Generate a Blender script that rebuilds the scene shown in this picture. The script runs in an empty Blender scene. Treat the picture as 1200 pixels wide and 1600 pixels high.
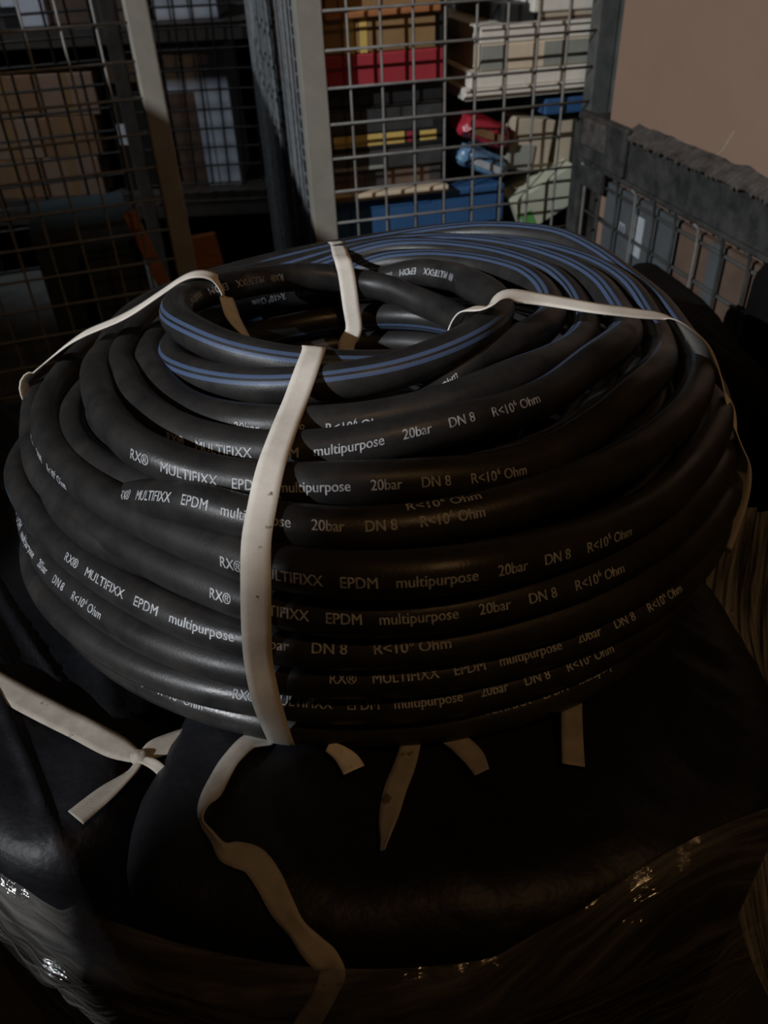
import bpy, bmesh, math, random
from mathutils import Vector, Matrix, noise
random.seed(7)
C = bpy.context.scene.collection
SC = bpy.context.scene
Z0 = 1.25                    # height of the lens above the floor; coordinates below are given from the lens
R = math.radians

# ------------------------------------------------------------------ camera, world, lights, exposure
cam_d = bpy.data.cameras.new('camera'); cam = bpy.data.objects.new('camera', cam_d); C.objects.link(cam)
SC.camera = cam
cam_d.sensor_fit = 'VERTICAL'; cam_d.sensor_height = 24.0; cam_d.lens = 24.0 * 1230.0 / 1600.0
cam_d.clip_start = 0.02; cam_d.clip_end = 50
_p, _r = R(37.3), R(2.75)
_f = Vector((0, math.cos(_p), -math.sin(_p))); _rt = Vector((1, 0, 0)); _dn = Vector((0, -math.sin(_p), -math.cos(_p)))
_x = math.cos(_r)*_rt + math.sin(_r)*_dn; _d = -math.sin(_r)*_rt + math.cos(_r)*_dn
m = Matrix((( _x.x, -_d.x, -_f.x, 0), (_x.y, -_d.y, -_f.y, 0), (_x.z, -_d.z, -_f.z, Z0), (0, 0, 0, 1)))
cam.matrix_world = m
cam_d.dof.use_dof = True; cam_d.dof.focus_distance = 0.31; cam_d.dof.aperture_fstop = 13.0

w = bpy.data.worlds.new('world'); SC.world = w; w.use_nodes = True
w.node_tree.nodes['Background'].inputs[0].default_value = (0.75, 0.8, 1.0, 1)
w.node_tree.nodes['Background'].inputs[1].default_value = 0.038

def lamp(name, typ, loc, power, color, size, aim=None):
    d = bpy.data.lights.new(name, typ); d.energy = power; d.color = color
    o = bpy.data.objects.new(name, d); C.objects.link(o); o.location = (loc[0], loc[1], loc[2] + Z0)
    if typ == 'AREA': d.shape = 'DISK'; d.size = size
    else: d.shadow_soft_size = size
    if typ == 'SPOT': d.spot_size = R(66); d.spot_blend = 0.5
    if aim: o.rotation_euler = (Vector((aim[0], aim[1], aim[2])) - Vector(loc)).to_track_quat('-Z', 'Y').to_euler()
    return o
lamp('daylight_lamp', 'POINT', (-3.34, -2.29, 2.1), 640, (0.93, 0.96, 1.0), 0.016)         # cool key light from the left, through the added wall opening
lamp('warm_bulb', 'POINT', (0.55, -0.55, 1.45), 10.5, (1.0, 0.56, 0.24), 0.06)             # weak bulb under the ceiling
lamp('rack_fill_spot', 'SPOT', (-1.2, 1.6, 1.2), 30, (0.85, 0.92, 1.0), 0.1, (-0.6, 2.65, -0.3))                # added cool fill that brightens the pale goods on the rack
SC.view_settings.view_transform = 'Standard'; SC.view_settings.look = 'None'
SC.view_settings.gamma = 1.0; SC.view_settings.use_curve_mapping = False
SC.view_settings.exposure = 0.13

# ------------------------------------------------------------------ materials
def mat(name, col, rough=0.6, metal=0.0, var=0.25, scale=40, bump=0.0, bscale=None, col2=None, spec=0.5, stretch=None):
    m = bpy.data.materials.new(name); m.use_nodes = True
    nt = m.node_tree; N = nt.nodes; L = nt.links; b = N['Principled BSDF']
    tc = N.new('ShaderNodeTexCoord'); mp = N.new('ShaderNodeMapping'); L.new(tc.outputs['Object'], mp.inputs[0])
    if stretch: mp.inputs['Scale'].default_value = stretch
    nz = N.new('ShaderNodeTexNoise'); nz.inputs['Scale'].default_value = scale; nz.inputs['Detail'].default_value = 6
    nz.inputs['Roughness'].default_value = 0.65
    L.new(mp.outputs[0], nz.inputs['Vector'])
    cr = N.new('ShaderNodeValToRGB'); cr.color_ramp.elements[0].position = 0.3; cr.color_ramp.elements[1].position = 0.7
    c1 = tuple(c*(1-var) for c in col); c2 = col2 if col2 else tuple(min(1, c*(1+var)) for c in col)
    cr.color_ramp.elements[0].color = (*c1, 1); cr.color_ramp.elements[1].color = (*c2, 1)
    L.new(nz.outputs['Fac'], cr.inputs[0]); L.new(cr.outputs[0], b.inputs['Base Color'])
    b.inputs['Roughness'].default_value = rough; b.inputs['Metallic'].default_value = metal
    b.inputs['Specular IOR Level'].default_value = spec
    if bump:
        n2 = N.new('ShaderNodeTexNoise'); n2.inputs['Scale'].default_value = bscale or scale*3; n2.inputs['Detail'].default_value = 5
        L.new(mp.outputs[0], n2.inputs['Vector'])
        bp = N.new('ShaderNodeBump'); bp.inputs['Strength'].default_value = bump; bp.inputs['Distance'].default_value = 0.004
        L.new(n2.outputs['Fac'], bp.inputs['Height']); L.new(bp.outputs[0], b.inputs['Normal'])
    return m

def hose_mat():
    m = mat('hose_rubber', (0.021, 0.021, 0.022), 0.5, 0, 0.3, 55, 0.05, 900, col2=(0.037, 0.0345, 0.032), spec=0.4)
    nt = m.node_tree; N = nt.nodes; L = nt.links; b = N['Principled BSDF']
    uv = N.new('ShaderNodeUVMap'); uv.uv_map = 'UVMap'
    sp = N.new('ShaderNodeSeparateXYZ'); L.new(uv.outputs[0], sp.inputs[0])
    def M(op, a, bb=None):
        n = N.new('ShaderNodeMath'); n.operation = op
        for i, v in enumerate((a, bb)):
            if v is None: continue
            if isinstance(v, (int, float)): n.inputs[i].default_value = v
            else: L.new(v, n.inputs[i])
        return n.outputs[0]
    a = M('ABSOLUTE', sp.outputs['Y']); d = M('ABSOLUTE', M('SUBTRACT', a, 10.5/360)); s = M('LESS_THAN', d, 6.4/360)
    mix = N.new('ShaderNodeMix'); mix.data_type = 'RGBA'
    src = b.inputs['Base Color'].links[0].from_socket
    L.new(s, mix.inputs[0]); L.new(src, mix.inputs[6]); mix.inputs[7].default_value = (0.072, 0.112, 0.205, 1)
    L.new(mix.outputs[2], b.inputs['Base Color'])
    # dust: light patchy roughness
    nz = N.new('ShaderNodeTexNoise'); nz.inputs['Scale'].default_value = 30; nz.inputs['Detail'].default_value = 8
    tc = N.new('ShaderNodeTexCoord'); L.new(tc.outputs['Object'], nz.inputs['Vector'])
    mr = N.new('ShaderNodeMapRange'); mr.inputs[1].default_value = 0.35; mr.inputs[2].default_value = 0.65
    mr.inputs[3].default_value = 0.31; mr.inputs[4].default_value = 0.5
    L.new(nz.outputs['Fac'], mr.inputs[0]); L.new(mr.outputs[0], b.inputs['Roughness'])
    return m

def film_mat(name, tint, lo, hi, stretch, scale=8, haze=0.15, shine=0.10, rough=0.12, edge=0.1, bump=0.5, spark=120):
    """thin clear plastic: see-through, with hazy stretch lines and a glossy skin full of small creases"""
    m = bpy.data.materials.new(name); m.use_nodes = True
    nt = m.node_tree; N = nt.nodes; L = nt.links; b = N['Principled BSDF']; out = N['Material Output']
    uv = N.new('ShaderNodeUVMap'); uv.uv_map = 'UVMap'
    mp = N.new('ShaderNodeMapping'); mp.inputs['Scale'].default_value = stretch; L.new(uv.outputs[0], mp.inputs[0])
    nz = N.new('ShaderNodeTexNoise'); nz.inputs['Scale'].default_value = scale; nz.inputs['Detail'].default_value = 5
    nz.inputs['Distortion'].default_value = 0.15; nz.inputs['Roughness'].default_value = 0.6
    L.new(mp.outputs[0], nz.inputs['Vector'])
    mr = N.new('ShaderNodeMapRange'); mr.inputs[1].default_value = lo; mr.inputs[2].default_value = hi
    mr.inputs[3].default_value = haze*0.08; mr.inputs[4].default_value = haze
    L.new(nz.outputs['Fac'], mr.inputs[0])
    sx = N.new('ShaderNodeSeparateXYZ'); L.new(uv.outputs[0], sx.inputs[0])          # film bunches up in layers along its top edge
    ed = N.new('ShaderNodeMapRange'); ed.inputs[1].default_value = 0.0; ed.inputs[2].default_value = 0.22
    ed.inputs[3].default_value = edge; ed.inputs[4].default_value = 0.0
    L.new(sx.outputs['Y'], ed.inputs[0])
    ad = N.new('ShaderNodeMath'); ad.operation = 'ADD'; ad.use_clamp = True
    ml = N.new('ShaderNodeMath'); ml.operation = 'MULTIPLY'; L.new(ed.outputs[0], ml.inputs[0]); L.new(nz.outputs['Fac'], ml.inputs[1])
    L.new(mr.outputs[0], ad.inputs[0]); L.new(ml.outputs[0], ad.inputs[1])
    tr = N.new('ShaderNodeBsdfTransparent'); mx = N.new('ShaderNodeMixShader')
    b.inputs['Base Color'].default_value = (*tint, 1); b.inputs['Roughness'].default_value = 0.6; b.inputs['Specular IOR Level'].default_value = 0.0
    L.new(ad.outputs[0], mx.inputs[0]); L.new(tr.outputs[0], mx.inputs[1]); L.new(b.outputs[0], mx.inputs[2])
    gl = N.new('ShaderNodeBsdfGlossy'); gl.inputs['Roughness'].default_value = rough; gl.inputs['Color'].default_value = (1, 1, 1, 1)
    n2 = N.new('ShaderNodeTexNoise'); n2.inputs['Scale'].default_value = spark; n2.inputs['Detail'].default_value = 3
    tc = N.new('ShaderNodeTexCoord'); L.new(tc.outputs['Object'], n2.inputs['Vector'])
    mm = N.new('ShaderNodeMath'); mm.operation = 'ADD'; L.new(nz.outputs['Fac'], mm.inputs[0]); L.new(n2.outputs['Fac'], mm.inputs[1])
    bp = N.new('ShaderNodeBump'); bp.inputs['Strength'].default_value = bump; bp.inputs['Distance'].default_value = 0.004
    L.new(mm.outputs[0], bp.inputs['Height']); L.new(bp.outputs[0], gl.inputs['Normal'])
    m2 = N.new('ShaderNodeMixShader'); m2.inputs[0].default_value = shine
    L.new(mx.outputs[0], m2.inputs[1]); L.new(gl.outputs[0], m2.inputs[2]); L.new(m2.outputs[0], out.inputs['Surface'])
    return m

MT = dict(
    hose=hose_mat(),
    ink=mat('white_ink', (0.44, 0.46, 0.48), 0.6, 0, 0.5, 500),
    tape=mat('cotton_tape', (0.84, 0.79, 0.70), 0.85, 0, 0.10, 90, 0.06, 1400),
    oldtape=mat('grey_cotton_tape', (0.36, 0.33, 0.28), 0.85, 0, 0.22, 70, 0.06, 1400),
    blackfilm=mat('black_film', (0.008, 0.0085, 0.011), 0.52, 0, 0.5, 12, 0.9, 30, spec=0.35),
    dullblack=mat('dull_black_film', (0.005, 0.005, 0.005), 0.8, 0, 0.4, 12, 0.4, 30, spec=0.12),
    film=film_mat('clear_stretch_film', (0.5, 0.48, 0.44), 0.44, 0.72, (0.5, 5.0, 1), 8, 0.20, 0.14, 0.10, 0.14),
    film2=film_mat('crumpled_stretch_film', (0.6, 0.58, 0.54), 0.35, 0.75, (3.2, 0.5, 1), 12, 0.7, 0.06, 0.25, 0.0),
    wire=mat('galvanised_wire', (0.22, 0.215, 0.20), 0.6, 0.2, 0.25, 60),
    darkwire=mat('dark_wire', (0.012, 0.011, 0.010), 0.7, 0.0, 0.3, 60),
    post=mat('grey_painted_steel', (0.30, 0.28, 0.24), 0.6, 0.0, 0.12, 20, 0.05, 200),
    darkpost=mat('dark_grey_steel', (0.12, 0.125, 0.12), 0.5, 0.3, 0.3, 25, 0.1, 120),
    palletsteel=mat('weathered_blue_grey_steel', (0.028, 0.031, 0.031), 0.65, 0.1, 0.6, 30, 0.35, 120, col2=(0.075, 0.075, 0.069)),
    rust=mat('rusty_steel', (0.05, 0.036, 0.028), 0.85, 0.05, 0.5, 60, 0.3, 200, col2=(0.11, 0.10, 0.09)),
    card=mat('brown_cardboard', (0.31, 0.20, 0.14), 0.85, 0, 0.06, 12, 0.05, 300),
    tan=mat('tan_cardboard', (0.30, 0.18, 0.075), 0.8, 0, 0.15, 14),
    orange=mat('orange_brown_board', (0.42, 0.17, 0.06), 0.75, 0, 0.25, 14, stretch=(1, 1, 8)),
    red=mat('red_carton', (0.40, 0.035, 0.05), 0.6, 0, 0.15, 10),
    black=mat('black_carton', (0.018, 0.019, 0.02), 0.5, 0, 0.3, 30),
    charcoal=mat('charcoal_carton', (0.05, 0.05, 0.05), 0.5, 0, 0.35, 25),
    yellow=mat('yellow_label', (0.70, 0.50, 0.14), 0.6, 0, 0.12, 30),
    brown=mat('brown_carton', (0.13, 0.085, 0.06), 0.7, 0, 0.25, 20),
    blue=mat('blue_carton', (0.03, 0.10, 0.24), 0.6, 0, 0.15, 8),
    white=mat('white_board', (0.80, 0.76, 0.67), 0.55, 0, 0.08, 20),
    cream=mat('cream_board', (0.72, 0.60, 0.43), 0.6, 0, 0.08, 20),
    rustline=mat('rust_brown_strip', (0.20, 0.11, 0.05), 0.7, 0, 0.3, 40),
    beige=mat('beige_card', (0.50, 0.43, 0.32), 0.75, 0, 0.1, 20),
    greygreen=mat('grey_green_board', (0.30, 0.31, 0.27), 0.75, 0, 0.12, 20),
    palegreen=mat('pale_green_card', (0.50, 0.52, 0.40), 0.7, 0, 0.08, 20),
    green=mat('green_print', (0.10, 0.34, 0.08), 0.7, 0, 0.2, 40),
    redbag=mat('red_plastic', (0.42, 0.03, 0.05), 0.3, 0, 0.3, 30, 0.4, 60),
    bluebag=mat('blue_plastic', (0.06, 0.17, 0.36), 0.3, 0, 0.4, 40, 0.4, 60, col2=(0.18, 0.34, 0.5)),
    navy=mat('navy_cloth', (0.02, 0.025, 0.05), 0.8, 0, 0.3, 40, 0.4, 80),
    teal=mat('dark_teal_board', (0.035, 0.055, 0.062), 0.6, 0, 0.2, 20),
    darkgreen=mat('dark_green_crate', (0.045, 0.055, 0.05), 0.6, 0, 0.3, 20),
    palebox=mat('pale_blue_wrapped_goods', (0.72, 0.77, 0.88), 0.35, 0, 0.15, 6, 0.3, 14),
    wall=mat('dark_plaster', (0.055, 0.047, 0.04), 0.9, 0, 0.2, 3, 0.1, 40),
    floor=mat('dark_concrete', (0.05, 0.047, 0.043), 0.85, 0, 0.25, 4, 0.1, 30),
    greyboard=mat('grey_board', (0.09, 0.10, 0.105), 0.6, 0, 0.2, 20),
    sidewire=mat('dull_blue_grey_wire', (0.20, 0.215, 0.225), 0.5, 0.3, 0.3, 60),
    boxbrown=mat('orange_brown_cardboard', (0.27, 0.155, 0.085), 0.85, 0, 0.1, 12),
    rackpaint=mat('dark_brown_rack_paint', (0.06, 0.05, 0.042), 0.6, 0, 0.2, 15),
    gtag=mat('grey_white_label', (0.45, 0.49, 0.52), 0.5, 0, 0.15, 60),
)

def spots(m, dark, scale, thr):                       # sparse dirt flecks worn into the cloth
    nt = m.node_tree; N = nt.nodes; L = nt.links; b = N['Principled BSDF']
    tc = N.new('ShaderNodeTexCoord'); nz = N.new('ShaderNodeTexNoise'); nz.inputs['Scale'].default_value = scale; nz.inputs['Detail'].default_value = 3
    L.new(tc.outputs['Object'], nz.inputs['Vector'])
    mr = N.new('ShaderNodeMapRange'); mr.inputs[1].default_value = thr; mr.inputs[2].default_value = thr + 0.05
    L.new(nz.outputs['Fac'], mr.inputs[0])
    mix = N.new('ShaderNodeMix'); mix.data_type = 'RGBA'; src = b.inputs['Base Color'].links[0].from_socket
    L.new(mr.outputs[0], mix.inputs[0]); L.new(src, mix.inputs[6]); mix.inputs[7].default_value = (*dark, 1)
    L.new(mix.outputs[2], b.inputs['Base Color'])
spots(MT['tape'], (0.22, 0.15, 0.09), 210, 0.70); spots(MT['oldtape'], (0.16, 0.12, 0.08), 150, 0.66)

# ------------------------------------------------------------------ helpers
def link_mesh(name, bm, material, parent=None, smooth=False):
    me = bpy.data.meshes.new(name); bm.to_mesh(me); bm.free()
    ms = material if isinstance(material, (list, tuple)) else [material]
    for q in ms: me.materials.append(q)
    if smooth:
        for p in me.polygons: p.use_smooth = True
    o = bpy.data.objects.new(name, me); C.objects.link(o)
    if parent: o.parent = parent
    return o
def tag(o, label=None, cat=None, group=None, kind=None):
    if label: o['label'] = label
    if cat: o['category'] = cat
    if group: o['group'] = group
    if kind: o['kind'] = kind
    return o
def thing(name, loc, label, cat, rotz=0, group=None):
    o = bpy.data.objects.new(name, None); C.objects.link(o); o.empty_display_size = 0.05
    o.location = (loc[0], loc[1], loc[2] + Z0); o.rotation_euler = (0, 0, rotz)
    return tag(o, label, cat, group)
def add_box(bm, x0, x1, y0, y1, z0, z1, bev=0.0, rot=None, about=None):
    r = bmesh.ops.create_cube(bm, size=1.0); vs = r['verts']
    for v in vs:
        v.co = Vector(((x0+x1)/2 + v.co.x*(x1-x0), (y0+y1)/2 + v.co.y*(y1-y0), (z0+z1)/2 + v.co.z*(z1-z0)))
    if bev:
        es = list({e for v in vs for e in v.link_edges})
        rr = bmesh.ops.bevel(bm, geom=es, offset=bev, segments=2, affect='EDGES', profile=0.5)
        vs = list({v for f in rr['faces'] for v in f.verts} | {v for v in vs if v.is_valid})
    if rot is not None:
        bmesh.ops.rotate(bm, verts=vs, cent=about or Vector(((x0+x1)/2, (y0+y1)/2, (z0+z1)/2)), matrix=rot)
    return vs
def boxobj(name, material, parent, x0, x1, y0, y1, z0, z1, bev=0.0, rot=None, about=None):
    bm = bmesh.new(); add_box(bm, x0, x1, y0, y1, z0, z1, bev, rot, about)
    return link_mesh(name, bm, material, parent)
def add_tube(bm, pts, rad, seg=8, caps=True):
    rings = []; n = len(pts); pts = [Vector(p) for p in pts]; prev = None
    for i, p in enumerate(pts):
        t = (pts[min(i+1, n-1)] - pts[max(i-1, 0)]).normalized()
        if prev is None:
            a = Vector((0, 0, 1)) if abs(t.z) < 0.9 else Vector((1, 0, 0)); u = t.cross(a).normalized()
        else: u = (prev - t*prev.dot(t)).normalized()
        prev = u; v = t.cross(u)
        rings.append([bm.verts.new(p + rad*(math.cos(2*math.pi*k/seg)*u + math.sin(2*math.pi*k/seg)*v)) for k in range(seg)])
    for a, b in zip(rings, rings[1:]):
        for k in range(seg): bm.faces.new((a[k], a[(k+1) % seg], b[(k+1) % seg], b[k]))
    if caps: bm.faces.new(rings[0][::-1]); bm.faces.new(rings[-1])
def catmull(P, u):
    # P list of tuples, u in index units, open
    n = len(P); i = max(0, min(n-2, int(u))); t = u - i
    a, b, c, d = (P[max(i-1, 0)], P[i], P[i+1], P[min(i+2, n-1)])
    return [0.5*((2*b[k]) + (-a[k]+c[k])*t + (2*a[k]-5*b[k]+4*c[k]-d[k])*t*t + (-a[k]+3*b[k]-3*c[k]+d[k])*t**3) for k in range(len(b))]
def nz3(x, y, z): return noise.noise(Vector((x, y, z)))

# ------------------------------------------------------------------ the room
def struct(name, m, *b):
    o = boxobj(name, m, None, *b); o['kind'] = 'structure'; return o
struct('floor', MT['floor'], -1.7, 2.4, -2.4, 3.3, Z0-1.25-0.1, Z0-1.25)
struct('ceiling', MT['wall'], -1.7, 2.4, -2.4, 3.3, Z0+1.75, Z0+1.85)
struct('wall_back', MT['wall'], -1.7, 2.4, 3.2, 3.3, 0, 3.0)
struct('wall_right', MT['wall'], 2.3, 2.4, -2.4, 3.2, 0, 3.0)
struct('wall_front', MT['wall'], -1.7, 2.4, -2.5, -2.4, 0, 3.0)
wl = bpy.data.meshes.new('wall_left')
bm = bmesh.new()
WY0, WY1, WZ0, WZ1 = -0.9765, 1.2, Z0+0.676, Z0+1.55        # unseen high opening, jamb and sill set to shape the key light's shadow edges
add_box(bm, -1.6, -1.5, -2.4, WY0, 0, 3.0); add_box(bm, -1.6, -1.5, WY1, 3.2, 0, 3.0)
add_box(bm, -1.6, -1.5, WY0, WY1, 0, WZ0); add_box(bm, -1.6, -1.5, WY0, WY1, WZ1, 3.0)
o = link_mesh('wall_left', bm, MT['wall']); o['kind'] = 'structure'
bm = bmesh.new()
add_box(bm, -1.59, -1.55, WY0+0.001, WY1-0.001, WZ1-0.04, WZ1-0.001); add_box(bm, -1.59, -1.55, WY1-0.04, WY1-0.001, WZ0+0.001, WZ1-0.041)
o = link_mesh('added_window_frame', bm, MT['darkpost']); o['kind'] = 'structure'  # frame bars of the unseen opening added to shape the key light

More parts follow.
